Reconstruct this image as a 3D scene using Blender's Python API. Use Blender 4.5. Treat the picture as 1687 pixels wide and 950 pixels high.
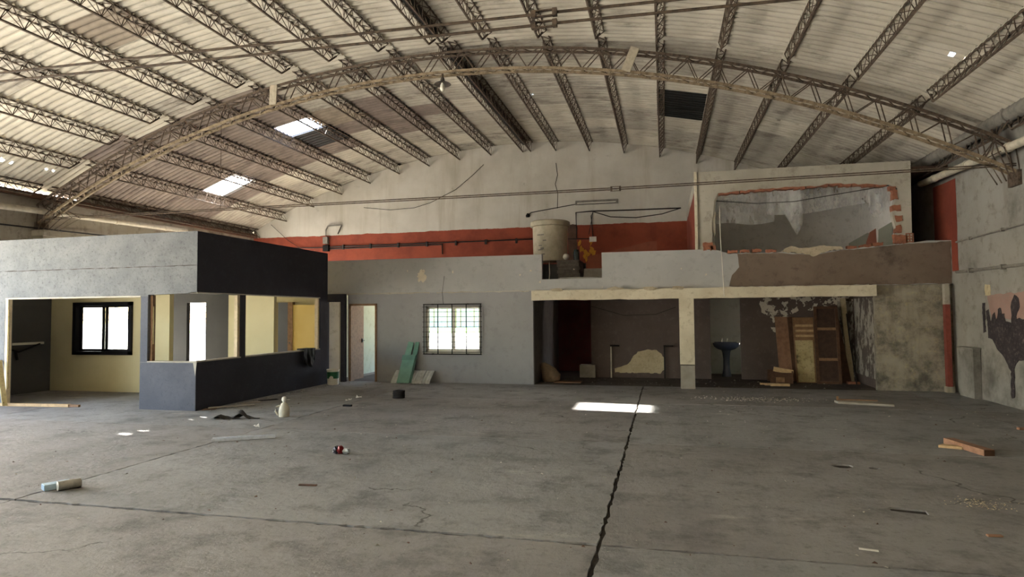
import bpy, bmesh, math, random
from math import sin, cos, pi, sqrt, atan2, radians
from mathutils import Vector, Matrix
from mathutils.geometry import tessellate_polygon

S = bpy.context.scene
for o in list(bpy.data.objects):
    bpy.data.objects.remove(o)
COL = S.collection

# ------------------------------------------------------------------ camera
cam_d = bpy.data.cameras.new('camera')
cam = bpy.data.objects.new('camera', cam_d)
COL.objects.link(cam)
YAW, PITCH, ROLL = radians(13.551), radians(2.361), radians(-0.479)
fw = Vector((-sin(YAW) * cos(PITCH), cos(YAW) * cos(PITCH), sin(PITCH)))
rt = Vector((cos(YAW), sin(YAW), 0))
up = rt.cross(fw)
r2 = cos(ROLL) * rt + sin(ROLL) * up
u2 = -sin(ROLL) * rt + cos(ROLL) * up
cam.matrix_world = Matrix(((r2.x, u2.x, -fw.x, 0), (r2.y, u2.y, -fw.y, 0), (r2.z, u2.z, -fw.z, 1.65), (0, 0, 0, 1)))
cam_d.sensor_width = 36.0
cam_d.lens = 36.0 * 1034.67 / 1687.0
cam_d.clip_end = 500
S.camera = cam

# ------------------------------------------------------------------ world, sun, exposure
W = bpy.data.worlds.new('sky_world')
S.world = W
W.use_nodes = True
wn = W.node_tree.nodes
wl = W.node_tree.links
bg = wn['Background']
sky = wn.new('ShaderNodeTexSky')
sky.sky_type = 'NISHITA'
sky.sun_disc = False
SUN = Vector((8.65, -3.75, -6.78)).normalized()          # direction the light travels
sky.sun_elevation = math.asin(-SUN.z)
sky.sun_rotation = atan2(-SUN.x, -SUN.y)
sky.dust_density = 2.0
wl.new(sky.outputs[0], bg.inputs[0])
bg.inputs[1].default_value = 0.36
sun_d = bpy.data.lights.new('sun', 'SUN')
sun_d.energy = 14.0
sun_d.angle = radians(0.8)
sun_d.color = (1.0, 0.965, 0.90)
sun = bpy.data.objects.new('sun', sun_d)
sun.rotation_euler = SUN.to_track_quat('-Z', 'Y').to_euler()
sun.location = (-20, 10, 20)
COL.objects.link(sun)

S.view_settings.view_transform = 'Standard'
S.view_settings.look = 'None'
S.view_settings.gamma = 1.0
S.view_settings.use_curve_mapping = False
S.view_settings.exposure = 3.05
S.cycles.use_denoising = True
S.cycles.max_bounces = 12
S.cycles.diffuse_bounces = 8
S.cycles.sample_clamp_indirect = 12.0

rng = random.Random(7)

# ------------------------------------------------------------------ materials
def srgb(r, g, b):
    f = lambda c: (c / 255 / 12.92) if c / 255 <= .04045 else ((c / 255 + .055) / 1.055) ** 2.4
    return (f(r), f(g), f(b), 1)

class NT:
    def __init__(s, name):
        s.m = bpy.data.materials.new(name)
        s.m.use_nodes = True
        s.t = s.m.node_tree
        s.b = s.t.nodes['Principled BSDF']
        g = s.t.nodes.new('ShaderNodeNewGeometry')
        s.pos = g.outputs['Position']
    def n(s, typ, **kw):
        x = s.t.nodes.new(typ)
        for k, v in kw.items():
            setattr(x, k, v)
        return x
    def lk(s, a, b):
        s.t.links.new(a, b)
    def scaled(s, vec, sc):
        m = s.n('ShaderNodeMapping')
        s.lk(vec, m.inputs['Vector'])
        m.inputs['Scale'].default_value = sc
        return m.outputs[0]
    def noise(s, scale, detail=6, rough=.6, vec=None, stretch=None):
        x = s.n('ShaderNodeTexNoise')
        v = vec or s.pos
        if stretch:
            v = s.scaled(v, stretch)
        s.lk(v, x.inputs['Vector'])
        x.inputs['Scale'].default_value = scale
        x.inputs['Detail'].default_value = detail
        x.inputs['Roughness'].default_value = rough
        return x.outputs['Fac']
    def ramp(s, fac, lo, hi):
        x = s.n('ShaderNodeMapRange', interpolation_type='SMOOTHSTEP')
        s.lk(fac, x.inputs['Value'])
        x.inputs['From Min'].default_value = lo
        x.inputs['From Max'].default_value = hi
        return x.outputs[0]
    def mul(s, a, k):
        x = s.n('ShaderNodeMath', operation='MULTIPLY')
        s.lk(a, x.inputs[0])
        if isinstance(k, (int, float)):
            x.inputs[1].default_value = k
        else:
            s.lk(k, x.inputs[1])
        return x.outputs[0]
    def mix(s, fac, a, b):
        x = s.n('ShaderNodeMix', data_type='RGBA')
        if isinstance(fac, (int, float)):
            x.inputs[0].default_value = fac
        else:
            s.lk(fac, x.inputs[0])
        for i, c in ((6, a), (7, b)):
            if isinstance(c, tuple):
                x.inputs[i].default_value = c
            else:
                s.lk(c, x.inputs[i])
        return x.outputs[2]
    def bump(s, h, strength=.3, dist=.01):
        x = s.n('ShaderNodeBump')
        s.lk(h, x.inputs['Height'])
        x.inputs['Strength'].default_value = strength
        x.inputs['Distance'].default_value = dist
        s.lk(x.outputs[0], s.b.inputs['Normal'])
    def done(s, col, rough=.85, metal=0.0, spec=.3):
        if isinstance(col, tuple):
            s.b.inputs['Base Color'].default_value = col
        else:
            s.lk(col, s.b.inputs['Base Color'])
        s.b.inputs['Roughness'].default_value = rough
        s.b.inputs['Metallic'].default_value = metal
        s.b.inputs['Specular IOR Level'].default_value = spec
        return s.m

def plain(name, c, rough=.8, metal=0.0, var=.25, scale=9.0, dark=None, spec=.3):
    t = NT(name)
    d = dark or tuple(x * (1 - var) for x in c[:3]) + (1,)
    f = t.ramp(t.noise(scale, 5, .65), .35, .7)
    t.bump(t.noise(scale * 12, 3), .15, .004)
    return t.done(t.mix(f, c, d), rough, metal, spec)

def plaster(name, c, c2, c3=None, scale=.8, grime=None, glo=.55, ghi=.75, gscale=.6, streak=None, rough=.9, bump=.35, bscale=30, spec=.2, gdetail=8):
    t = NT(name)
    col = t.mix(t.ramp(t.noise(scale, 8, .62), .32, .68), c, c2)
    if c3:
        col = t.mix(t.mul(t.ramp(t.noise(scale * 7, 6, .7), .5, .72), .7), col, c3)
    if streak:
        col = t.mix(t.mul(t.ramp(t.noise(2.2, 6, .65, stretch=(1, 1, .12)), .52, .75), .6), col, streak)
    if grime:
        col = t.mix(t.mul(t.ramp(t.noise(gscale, gdetail, .7), glo, ghi), .85), col, grime)
    t.bump(t.noise(bscale, 6, .7), bump, .01)
    return t.done(col, rough, 0, spec)

M = {}
M['white_wall'] = plaster('limewashed_plaster', srgb(205, 200, 188), srgb(186, 180, 166), srgb(160, 152, 138), .5, srgb(132, 122, 108), .58, .82, .35, srgb(168, 158, 142))
# back gable: limewash above a red painted dado with a ragged edge
t = NT('gable_plaster')
sx = t.n('ShaderNodeSeparateXYZ'); t.lk(t.pos, sx.inputs[0])
base = t.mix(t.ramp(t.noise(.5, 8, .62), .32, .68), srgb(200, 196, 187), srgb(178, 173, 162))
base = t.mix(t.mul(t.ramp(t.noise(2.0, 6, .65, stretch=(1, 1, .1)), .5, .75), .55), base, srgb(158, 148, 130))
base = t.mix(t.mul(t.ramp(t.noise(3.0, 8, .75), .6, .78), .6), base, srgb(120, 112, 100))
red = t.mix(t.ramp(t.noise(1.4, 7, .65), .35, .7), srgb(146, 74, 56), srgb(124, 62, 48))
red = t.mix(t.mul(t.ramp(t.noise(4.0, 8, .75, stretch=(1, 1, .35)), .64, .74), .6), red, srgb(196, 150, 128))
ad = t.n('ShaderNodeMath', operation='ADD')
t.lk(sx.outputs[2], ad.inputs[0])
t.lk(t.mul(t.noise(2.5, 5, .6), .09), ad.inputs[1])
t.bump(t.noise(25, 6, .7), .3, .01)
M['gable'] = t.done(t.mix(t.ramp(ad.outputs[0], 4.562, 4.572), red, base), .9, 0, .2)
M['red_paint'] = plaster('red_dado_paint', srgb(142, 72, 56), srgb(120, 60, 48), srgb(120, 60, 45), 1.2)
M['cream_wall'] = plaster('cream_plaster', srgb(186, 181, 168), srgb(164, 158, 144), srgb(138, 131, 118), .7, srgb(120, 110, 95), .62, .8, .7, srgb(150, 140, 120))
M['pale_room'] = plaster('pale_room_plaster', srgb(222, 220, 216), srgb(206, 204, 200), srgb(176, 172, 166), .8, srgb(140, 136, 130), .58, .78, .9)
M['beam'] = plaster('cream_beam_paint', srgb(214, 206, 184), srgb(196, 186, 162), srgb(170, 158, 134), 1.4, srgb(130, 118, 98), .64, .8, 1.2)
M['grey_wall'] = plaster('grey_wall_paint', srgb(158, 158, 158), srgb(147, 147, 147), srgb(138, 138, 138), .6, bump=.12)
M['grey_parapet'] = plaster('grey_parapet_paint', srgb(176, 176, 174), srgb(166, 166, 164), srgb(154, 154, 152), .9, bump=.15)
M['office_grey'] = plaster('rough_grey_render', srgb(116, 118, 119), srgb(102, 105, 107), srgb(72, 75, 78), 2.6, bump=1.0, bscale=14)
M['blue_grey'] = plaster('blue_grey_dado_paint', srgb(90, 93, 101), srgb(81, 84, 92), srgb(72, 75, 83), 2.0, bump=.7, bscale=18)
M['black_wall'] = plaster('charcoal_wall_paint', srgb(60, 60, 69), srgb(53, 53, 61), srgb(68, 68, 76), 1.0, bump=.4, bscale=22, rough=.95)
M['beige'] = plaster('beige_room_paint', srgb(206, 198, 160), srgb(196, 187, 148), None, .8, bump=.1)
M['slate_back'] = plaster('dark_slate_paint', srgb(68, 68, 68), srgb(60, 60, 61), None, .8, bump=.1)
M['dark_grey_room'] = plaster('slate_room_paint', srgb(92, 92, 91), srgb(84, 84, 84), None, .8, bump=.1)
M['yellow'] = plaster('yellow_room_paint', srgb(250, 224, 150), srgb(244, 214, 136), None, .8, bump=.1)
M['mint'] = plaster('mint_room_paint', srgb(190, 202, 182), srgb(178, 190, 168), srgb(164, 170, 144), .9, srgb(140, 138, 100), .6, .8, .9, bump=.15)
M['washroom'] = plaster('pale_washroom_paint', srgb(204, 207, 198), srgb(192, 195, 186), srgb(170, 172, 160), .9, srgb(120, 118, 104), .6, .8, 1.2)
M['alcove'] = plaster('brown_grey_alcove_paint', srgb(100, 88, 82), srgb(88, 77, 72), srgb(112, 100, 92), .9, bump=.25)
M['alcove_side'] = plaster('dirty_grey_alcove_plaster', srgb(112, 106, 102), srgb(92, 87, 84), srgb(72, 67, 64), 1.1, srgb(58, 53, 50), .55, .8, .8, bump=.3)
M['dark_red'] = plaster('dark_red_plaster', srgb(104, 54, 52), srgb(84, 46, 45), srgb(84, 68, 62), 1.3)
M['stained'] = plaster('mould_stained_plaster', srgb(166, 158, 142), srgb(134, 127, 114), srgb(180, 168, 132), 1.3, srgb(80, 77, 70), .46, .66, 1.3, srgb(104, 96, 84))
M['brown_plaster'] = plaster('brown_parapet_plaster', srgb(124, 110, 98), srgb(112, 98, 86), srgb(98, 86, 76), 1.0, srgb(60, 53, 48), .50, .68, .9)
M['right_wall'] = plaster('grey_side_wall_plaster', srgb(152, 149, 142), srgb(130, 127, 120), srgb(108, 104, 96), .6, srgb(90, 86, 79), .5, .7, .6, srgb(112, 106, 96))
M['left_wall'] = plaster('old_side_wall_plaster', srgb(170, 164, 152), srgb(150, 143, 130), srgb(110, 102, 92), .7, srgb(76, 69, 62), .52, .74, .6, srgb(100, 92, 82))
M['slab_soffit'] = plaster('slab_concrete', srgb(140, 134, 126), srgb(118, 112, 104), None, .8)

def floor_mat(name, c, c2, c3):
    t = NT(name)
    col = t.mix(t.ramp(t.noise(.35, 9, .62), .34, .66), c, c2)
    col = t.mix(t.mul(t.ramp(t.noise(1.6, 10, .76), .46, .68), .8), col, c3)
    col = t.mix(t.mul(t.ramp(t.noise(.9, 8, .7, stretch=(.5, 1.6, 1)), .6, .76), .7), col, srgb(190, 184, 172))
    col = t.mix(t.mul(t.ramp(t.noise(11, 8, .8), .52, .68), .55), col, srgb(78, 75, 71))
    vo = t.n('ShaderNodeTexVoronoi', feature='DISTANCE_TO_EDGE')
    nz = t.n('ShaderNodeTexNoise'); t.lk(t.pos, nz.inputs['Vector']); nz.inputs['Scale'].default_value = 2.2; nz.inputs['Detail'].default_value = 8
    av = t.n('ShaderNodeVectorMath', operation='MULTIPLY_ADD'); t.lk(nz.outputs['Color'], av.inputs[0]); av.inputs[1].default_value = (.9, .9, 0); t.lk(t.pos, av.inputs[2])
    t.lk(av.outputs[0], vo.inputs['Vector']); vo.inputs['Scale'].default_value = .42
    crack = t.mul(t.ramp(vo.outputs['Distance'], .006, .001), t.ramp(t.noise(.5, 3), .52, .6))
    col = t.mix(t.mul(crack, .8), col, srgb(58, 53, 48))
    x = t.n('ShaderNodeTexNoise'); t.lk(t.pos, x.inputs['Vector']); x.inputs['Scale'].default_value = 7; x.inputs['Detail'].default_value = 10; x.inputs['Roughness'].default_value = .72
    t.bump(x.outputs['Fac'], .8, .03)
    return t.done(col, .78, 0, .35)
M['floor'] = floor_mat('worn_concrete_floor', srgb(146, 145, 142), srgb(127, 126, 123), srgb(92, 91, 89))
M['floor_b'] = floor_mat('worn_concrete_floor_warm', srgb(142, 139, 135), srgb(122, 119, 115), srgb(88, 85, 82))
M['joint'] = plaster('joint_dirt', srgb(66, 60, 54), srgb(48, 44, 40), srgb(86, 79, 70), 3.0)
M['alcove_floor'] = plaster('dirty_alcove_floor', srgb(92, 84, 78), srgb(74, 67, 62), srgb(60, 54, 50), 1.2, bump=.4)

def sheet_mat(name, c, c2, c3, glo):
    t = NT(name)
    oi = t.n('ShaderNodeObjectInfo')
    tc = t.n('ShaderNodeTexCoord')
    av = t.n('ShaderNodeVectorMath', operation='MULTIPLY_ADD')
    cb = t.n('ShaderNodeCombineXYZ'); t.lk(oi.outputs['Random'], cb.inputs[0]); t.lk(oi.outputs['Random'], cb.inputs[1])
    t.lk(cb.outputs[0], av.inputs[0]); av.inputs[1].default_value = (37, 91, 0); t.lk(tc.outputs['Object'], av.inputs[2])
    v = av.outputs[0]
    col = t.mix(t.ramp(t.noise(1.2, 6, .65, v), .3, .7), c, c2)
    col = t.mix(t.mul(t.ramp(t.noise(2.6, 8, .75, v, stretch=(.35, 1, 1)), glo, glo + .2), .75), col, c3)
    col = t.mix(t.mul(t.ramp(t.noise(9.0, 5, .7, v, stretch=(.10, 1.2, 0.0)), .50, .68), .40), col, c3)  # dirt streaks that also stand in for shading between the corrugations
    tone = t.n('ShaderNodeMapRange'); t.lk(oi.outputs['Random'], tone.inputs['Value']); tone.inputs['To Min'].default_value = 0; tone.inputs['To Max'].default_value = .35
    col = t.mix(tone.outputs[0], col, c2)
    t.bump(t.noise(40, 4, .7, v), .3, .004)
    return t.done(col, .88, 0, .2)
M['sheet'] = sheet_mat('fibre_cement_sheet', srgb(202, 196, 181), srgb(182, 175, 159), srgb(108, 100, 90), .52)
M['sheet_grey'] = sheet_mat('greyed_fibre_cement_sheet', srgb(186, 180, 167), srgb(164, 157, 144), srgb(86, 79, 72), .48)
M['sheet_brown'] = sheet_mat('brown_fibre_cement_sheet', srgb(148, 136, 126), srgb(124, 112, 104), srgb(84, 74, 70), .48)  # darker brown tone for the far sheets on the left
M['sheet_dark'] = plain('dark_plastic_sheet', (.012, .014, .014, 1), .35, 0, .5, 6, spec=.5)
M['sheet_rust'] = plain('brown_replacement_sheet', srgb(146, 134, 118), .8, 0, .25, 4)
t = NT('white_translucent_sheet')
t.done((.9, .9, .9, 1), .4)
t.b.inputs['Transmission Weight'].default_value = 0.0
tr = t.n('ShaderNodeBsdfTranslucent'); tr.inputs[0].default_value = (.95, .97, 1, 1)
mx = t.n('ShaderNodeMixShader'); mx.inputs[0].default_value = .8
t.lk(t.b.outputs[0], mx.inputs[1]); t.lk(tr.outputs[0], mx.inputs[2])
t.lk(mx.outputs[0], t.t.nodes['Material Output'].inputs[0])
M['sheet_clear'] = t.m
M['steel'] = plain('rusty_dark_steel', srgb(104, 90, 76), .8, .1, .45, 14, srgb(64, 55, 48))
M['steel_tan'] = plain('dusty_tan_steel', srgb(150, 134, 110), .85, .0, .4, 10, srgb(100, 86, 68))
M['board'] = plain('weathered_board', srgb(186, 176, 156), .85, 0, .3, 12)
M['pipe'] = plain('old_white_pipe', srgb(200, 192, 172), .6, 0, .3, 6)
M['conduit'] = plain('dark_conduit', srgb(44, 38, 36), .6, 0, .3)
M['conduit_grey'] = plain('grey_conduit', srgb(132, 128, 120), .7, 0, .3)
M['wire'] = plain('black_wire', srgb(30, 27, 25), .6)
M['jamb'] = plain('raw_pale_timber', srgb(216, 200, 170), .8, 0, .2, 14)
M['wood'] = plain('pale_wood', srgb(198, 168, 126), .75, 0, .25, 18)
M['wood_mid'] = plain('brown_wood', srgb(144, 112, 82), .7, 0, .3, 14)
M['wood_red'] = plain('reddish_wood', srgb(150, 114, 90), .7, 0, .3, 10)
M['wood_dark'] = plain('dark_stained_wood', srgb(92, 66, 50), .65, 0, .35, 12)
M['wood_panel'] = plain('dark_panel_wood', srgb(72, 54, 44), .65, 0, .3, 12)
M['flaking'] = plaster('flaking_cream_paint', srgb(196, 182, 138), srgb(172, 156, 112), srgb(96, 80, 58), 2.5, srgb(60, 56, 46), .58, .7, 2.5)
M['teal'] = plain('teal_painted_board', srgb(122, 164, 148), .7, 0, .15, 6)
M['teal_dark'] = plain('teal_painted_trim', srgb(104, 146, 132), .7, 0, .15, 6)
M['galv'] = plain('galvanised_sheet', srgb(206, 208, 204), .45, .35, .3, 8)
M['zinc'] = plain('zinc_channel', srgb(206, 212, 220), .4, .15, .2, 20)
M['black'] = plain('black_plastic', srgb(24, 23, 24), .75, 0, .3, spec=.2)
M['rubber'] = plain('black_rubber', srgb(34, 31, 30), .75)
M['white'] = plain('white_plastic', srgb(222, 218, 206), .5, 0, .12, 6)
M['cream_plastic'] = plain('aged_white_plastic', srgb(206, 202, 184), .5, 0, .2, 12)
M['jug_dark'] = plain('jug_side_grime', srgb(120, 118, 108), .6)
M['green_label'] = plain('green_label', srgb(46, 104, 70), .5, 0, .2)
M['bottle_green'] = plain('dark_green_glass', (.01, .03, .025, 1), .15, 0, .2, spec=.6)
M['tank'] = plain('fibre_cement_tank', srgb(190, 182, 160), .85, 0, .2, 3.0, srgb(164, 155, 132))
M['tank_stain'] = plain('tank_pale_stain', srgb(208, 202, 186), .85)
M['stone_dark'] = plain('dark_roof_tile', srgb(116, 110, 102), .9, 0, .3, 12)
M['concrete'] = plaster('concrete_block', srgb(160, 154, 142), srgb(140, 134, 122), None, 3.0)
M['brick'] = plain('orange_hollow_brick', srgb(160, 106, 82), .9, 0, .3, 9, srgb(128, 86, 68))
M['mortar'] = plaster('mortar_rubble', srgb(196, 184, 160), srgb(170, 158, 134), srgb(130, 116, 96), 4.0)
M['cream_patch'] = plaster('bare_cream_plaster', srgb(198, 184, 152), srgb(182, 166, 134), srgb(148, 130, 100), 3.0, srgb(120, 104, 82), .6, .75, 4.0)
M['orange_board'] = plain('orange_painted_board', srgb(146, 82, 62), .75, 0, .2, 3)
M['sink'] = plain('slate_blue_ceramic', srgb(84, 92, 112), .2, 0, .08, 3, spec=.6)
M['chrome'] = plain('chrome_tap', srgb(200, 200, 204), .2, .9, .1)
M['panel_green'] = plain('grey_green_panel', srgb(140, 142, 130), .7, 0, .12, 3)
M['panel_red'] = plain('brown_red_panel', srgb(132, 82, 68), .6, 0, .15, 3)
M['paper'] = plain('white_paper', srgb(230, 228, 220), .8, 0, .08)
M['card'] = plain('grey_cardboard', srgb(168, 160, 148), .85, 0, .2)
M['card_brown'] = plain('brown_cardboard', srgb(128, 98, 76), .85, 0, .2)
M['cloth_dark'] = plain('charcoal_cloth', srgb(58, 54, 50), .85, 0, .3)
M['sack'] = plain('dusty_sack', srgb(146, 128, 106), .9, 0, .3)
M['alu_dark'] = plain('black_window_frame', srgb(26, 26, 30), .4, .2, .2)
M['iron'] = plain('black_iron_bar', srgb(34, 30, 28), .6, .3, .2)
M['bulb'] = plain('frosted_bulb', srgb(236, 232, 218), .25, 0, .03, spec=.5)
M['lamp_shade'] = plain('grey_enamel_shade', srgb(86, 82, 76), .45, 0, .25)
M['pink'] = plaster('faded_pink_paint', srgb(158, 130, 120), srgb(146, 120, 110), srgb(140, 128, 118), 2.5)
M['mural_black'] = plaster('flaking_black_paint', srgb(48, 44, 46), srgb(60, 54, 56), srgb(104, 94, 92), 3.0, srgb(120, 108, 102), .6, .72, 3.0)
M['ochre'] = plain('ochre_graffiti', srgb(206, 144, 50), .8, 0, .2)
M['brown_strip'] = plain('bare_brown_wall', srgb(96, 72, 60), .9, 0, .35, 4)
M['packet_red'] = plain('red_foil', srgb(124, 30, 34), .35, .3, .4, 60)
M['packet_black'] = plain('dark_foil', srgb(52, 52, 60), .35, .3, .4, 60)
M['foil'] = plain('silver_foil', srgb(206, 214, 218), .3, .5, .2, 40)
M['tin_blue'] = plain('pale_blue_carton', srgb(176, 200, 214), .5, 0, .15, 20)
M['tin_blue_dark'] = plain('blue_carton_end', srgb(104, 140, 170), .5, 0, .25, 40)
M['tin'] = plain('dull_tin', srgb(186, 184, 176), .38, .6, .25, 20)
M['outside'] = plaster('sunlit_yard_paving', srgb(206, 200, 186), srgb(190, 184, 170), None, .3)
M['grass'] = plain('lawn', srgb(120, 160, 70), .9, 0, .3, 2.0)
M['fence'] = plain('blue_grey_fence', srgb(150, 150, 142), .7, 0, .2, 2.0)
M['leaf'] = plain('tree_leaves', srgb(92, 130, 62), .9, 0, .4, 3.0)
M['trunk'] = plain('tree_bark', srgb(120, 100, 78), .9, 0, .3)
M['post_red'] = plain('red_painted_post', srgb(134, 70, 60), .7, 0, .25, 7)
# peeling white over brown: ragged flakes
t = NT('peeling_whitewash')
f = t.ramp(t.noise(5.5, 7, .62), .50, .515)
t.bump(f, .4, .004)
M['peel'] = t.done(t.mix(f, srgb(96, 84, 78), srgb(200, 192, 176)), .9, 0, .2)
t = NT('peeling_grey_plaster')
f = t.ramp(t.noise(6.0, 8, .72, stretch=(1, 1, .5)), .47, .53)
M['peel_grey'] = t.done(t.mix(f, srgb(92, 84, 78), srgb(160, 154, 144)), .9, 0, .2)
# thin plastic film
t = NT('clear_plastic_film')
t.done((.75, .75, .74, 1), .35, 0, .5)
tp = t.n('ShaderNodeBsdfTransparent'); tl = t.n('ShaderNodeBsdfTranslucent'); tl.inputs[0].default_value = (.8, .8, .8, 1)
m1 = t.n('ShaderNodeMixShader'); m1.inputs[0].default_value = .35
t.lk(t.b.outputs[0], m1.inputs[1]); t.lk(tl.outputs[0], m1.inputs[2])
m2 = t.n('ShaderNodeMixShader')
t.lk(t.mul(t.ramp(t.noise(3.5, 7, .75, stretch=(1, 1, .4)), .3, .7), .5), m2.inputs[0])
ad = t.n('ShaderNodeMath', operation='ADD'); t.lk(m2.inputs[0].links[0].from_socket, ad.inputs[0]); ad.inputs[1].default_value = .36
t.lk(ad.outputs[0], m2.inputs[0])
t.lk(tp.outputs[0], m2.inputs[2]); t.lk(m1.outputs[0], m2.inputs[1])
t.lk(m2.outputs[0], t.t.nodes['Material Output'].inputs[0])
M['film'] = t.m
t = NT('window_glass')
gl = t.n('ShaderNodeBsdfGlossy'); gl.inputs[1].default_value = .02
tp = t.n('ShaderNodeBsdfTransparent'); tp.inputs[0].default_value = (.93, .96, .95, 1)
mx = t.n('ShaderNodeMixShader'); mx.inputs[0].default_value = .06
t.lk(tp.outputs[0], mx.inputs[1]); t.lk(gl.outputs[0], mx.inputs[2])
t.lk(mx.outputs[0], t.t.nodes['Material Output'].inputs[0])
M['glass'] = t.m

# ------------------------------------------------------------------ mesh helpers
def origin(o):
    v = Vector((0, 0, 0))
    while o is not None:
        v += o.location
        o = o.parent
    return v

def link(name, me, parent=None, mat=None):
    if mat is not None and not me.materials:
        me.materials.append(M[mat])
    o = bpy.data.objects.new(name, me)
    COL.objects.link(o)
    if parent is not None:
        o.parent = parent
    return o

class MB:
    def __init__(s):
        s.v = []; s.f = []
    def add(s, vs, fs):
        n = len(s.v)
        s.v += [tuple(v) for v in vs]
        s.f += [tuple(i + n for i in f) for f in fs]
        return s
    def box(s, x0, x1, y0, y1, z0, z1):
        return s.add([(x0, y0, z0), (x1, y0, z0), (x1, y1, z0), (x0, y1, z0), (x0, y0, z1), (x1, y0, z1), (x1, y1, z1), (x0, y1, z1)],
                     [(3, 2, 1, 0), (4, 5, 6, 7), (0, 1, 5, 4), (1, 2, 6, 5), (2, 3, 7, 6), (3, 0, 4, 7)])
    def bar(s, p, q, w, h=None, upv=(0, 0, 1)):
        p, q = Vector(p), Vector(q)
        d = (q - p).normalized()
        a = d.cross(Vector(upv))
        if a.length < 1e-4:
            a = d.cross(Vector((1, 0, 0)))
        a.normalize()
        b = a.cross(d)
        h = h or w
        a = a * w / 2; b = b * h / 2
        return s.add([p - a - b, p + a - b, p + a + b, p - a + b, q - a - b, q + a - b, q + a + b, q - a + b],
                     [(0, 1, 2, 3), (7, 6, 5, 4), (0, 4, 5, 1), (1, 5, 6, 2), (2, 6, 7, 3), (3, 7, 4, 0)])
    def path(s, pts, w, h=None, upv=(0, 0, 1)):
        for a, b in zip(pts[:-1], pts[1:]):
            s.bar(a, b, w, h, upv)
        return s
    def tube(s, pts, r, n=8):
        pts = [Vector(p) for p in pts]
        rings = []
        for i, p in enumerate(pts):
            d = (pts[min(i + 1, len(pts) - 1)] - pts[max(i - 1, 0)]).normalized()
            a = d.cross(Vector((0, 0, 1)))
            if a.length < .05:
                a = d.cross(Vector((1, 0, 0)))
            a.normalize(); b = a.cross(d)
            rr = r[i] if isinstance(r, (list, tuple)) else r
            rings.append([p + a * cos(2 * pi * k / n) * rr + b * sin(2 * pi * k / n) * rr for k in range(n)])
        vs = [v for g in rings for v in g]
        fs = []
        for i in range(len(pts) - 1):
            for k in range(n):
                fs.append((i * n + k, i * n + (k + 1) % n, (i + 1) * n + (k + 1) % n, (i + 1) * n + k))
        fs.append(tuple(range(n))[::-1]); fs.append(tuple((len(pts) - 1) * n + k for k in range(n)))
        return s.add(vs, fs)
    def lathe(s, prof, c=(0, 0, 0), n=24, caps=True):
        vs = []; fs = []
        for r, z in prof:
            for k in range(n):
                a = 2 * pi * k / n
                vs.append((c[0] + r * cos(a), c[1] + r * sin(a), c[2] + z))
        m = len(prof)
        for i in range(m - 1):
            for k in range(n):
                fs.append((i * n + k, i * n + (k + 1) % n, (i + 1) * n + (k + 1) % n, (i + 1) * n + k))
        if caps:
            fs.append(tuple(range(n))[::-1]); fs.append(tuple((m - 1) * n + k for k in range(n)))
        return s.add(vs, fs)
    def prism(s, loops, fn, thick):
        """loops: outer + holes of (u,v); fn(u,v,d) -> xyz"""
        L = [[Vector((u, v, 0)) for u, v in lp] for lp in loops]
        tris = tessellate_polygon(L)
        flat = [p for lp in L for p in lp]
        n = len(flat)
        vs = [fn(p.x, p.y, 0) for p in flat] + [fn(p.x, p.y, thick) for p in flat]
        fs = [tuple(t) for t in tris] + [tuple(i + n for i in t[::-1]) for t in tris]
        k = 0
        for lp in loops:
            m = len(lp)
            for i in range(m):
                a, b = k + i, k + (i + 1) % m
                fs.append((a, b, b + n, a + n))
            k += m
        return s.add(vs, fs)
    def mesh(s, name, off=Vector((0, 0, 0)), smooth=False, fix=True):
        me = bpy.data.meshes.new(name)
        me.from_pydata([(v[0] - off.x, v[1] - off.y, v[2] - off.z) for v in s.v], [], s.f)
        if fix:
            bm = bmesh.new(); bm.from_mesh(me)
            bmesh.ops.recalc_face_normals(bm, faces=bm.faces)
            bm.to_mesh(me); bm.free()
        if smooth:
            me.polygons.foreach_set('use_smooth', [True] * len(me.polygons))
            try:
                me.set_sharp_from_angle(angle=radians(40))
            except Exception:
                pass
        me.update()
        return me
    def build(s, name, mat, parent=None, smooth=False, local=False):
        off = Vector((0, 0, 0)) if (local or parent is None) else origin(parent)
        return link(name, s.mesh(name, off, smooth), parent, mat)

def thing(name, label, cat, loc=(0, 0, 0), group=None, rot=None):
    o = bpy.data.objects.new(name, None)
    COL.objects.link(o)
    o.location = loc
    o.empty_display_size = .1
    if rot:
        o.rotation_euler = rot
    o['label'] = label; o['category'] = cat
    if group:
        o['group'] = group
    return o

def tag(o, label, cat, group=None):
    o['label'] = label; o['category'] = cat
    if group:
        o['group'] = group
    return o

def struct(o, label=None, cat=None):
    o['kind'] = 'structure'
    if label:
        o['label'] = label
    if cat:
        o['category'] = cat
    return o

def jag(loop, step=.15, amp=.012, closed=True, keep=True):
    out = []
    n = len(loop)
    for i in range(n if closed else n - 1):
        a = loop[i]; b = loop[(i + 1) % n]
        d = math.hypot(b[0] - a[0], b[1] - a[1])
        m = max(1, int(d / step))
        for k in range(m):
            t_ = k / m
            x = a[0] + (b[0] - a[0]) * t_; y = a[1] + (b[1] - a[1]) * t_
            if k or not keep:
                x += rng.uniform(-amp, amp); y += rng.uniform(-amp, amp)
            out.append((x, y))
    return out

def rect(u0, u1, v0, v1):
    return [(u0, v0), (u1, v0), (u1, v1), (u0, v1)]

def YP(y):
    return lambda u, v, d: (u, y + d, v)
def XP(x):
    return lambda u, v, d: (x + d, u, v)
def ZP(z):
    return lambda u, v, d: (u, v, z + d)

def wall(name, loops, fn, thick, mat, label=None, cat='wall', parent=None):
    o = MB().prism(loops, fn, thick).build(name, mat, parent)
    if parent is None:
        struct(o, label, cat)
    return o

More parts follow.
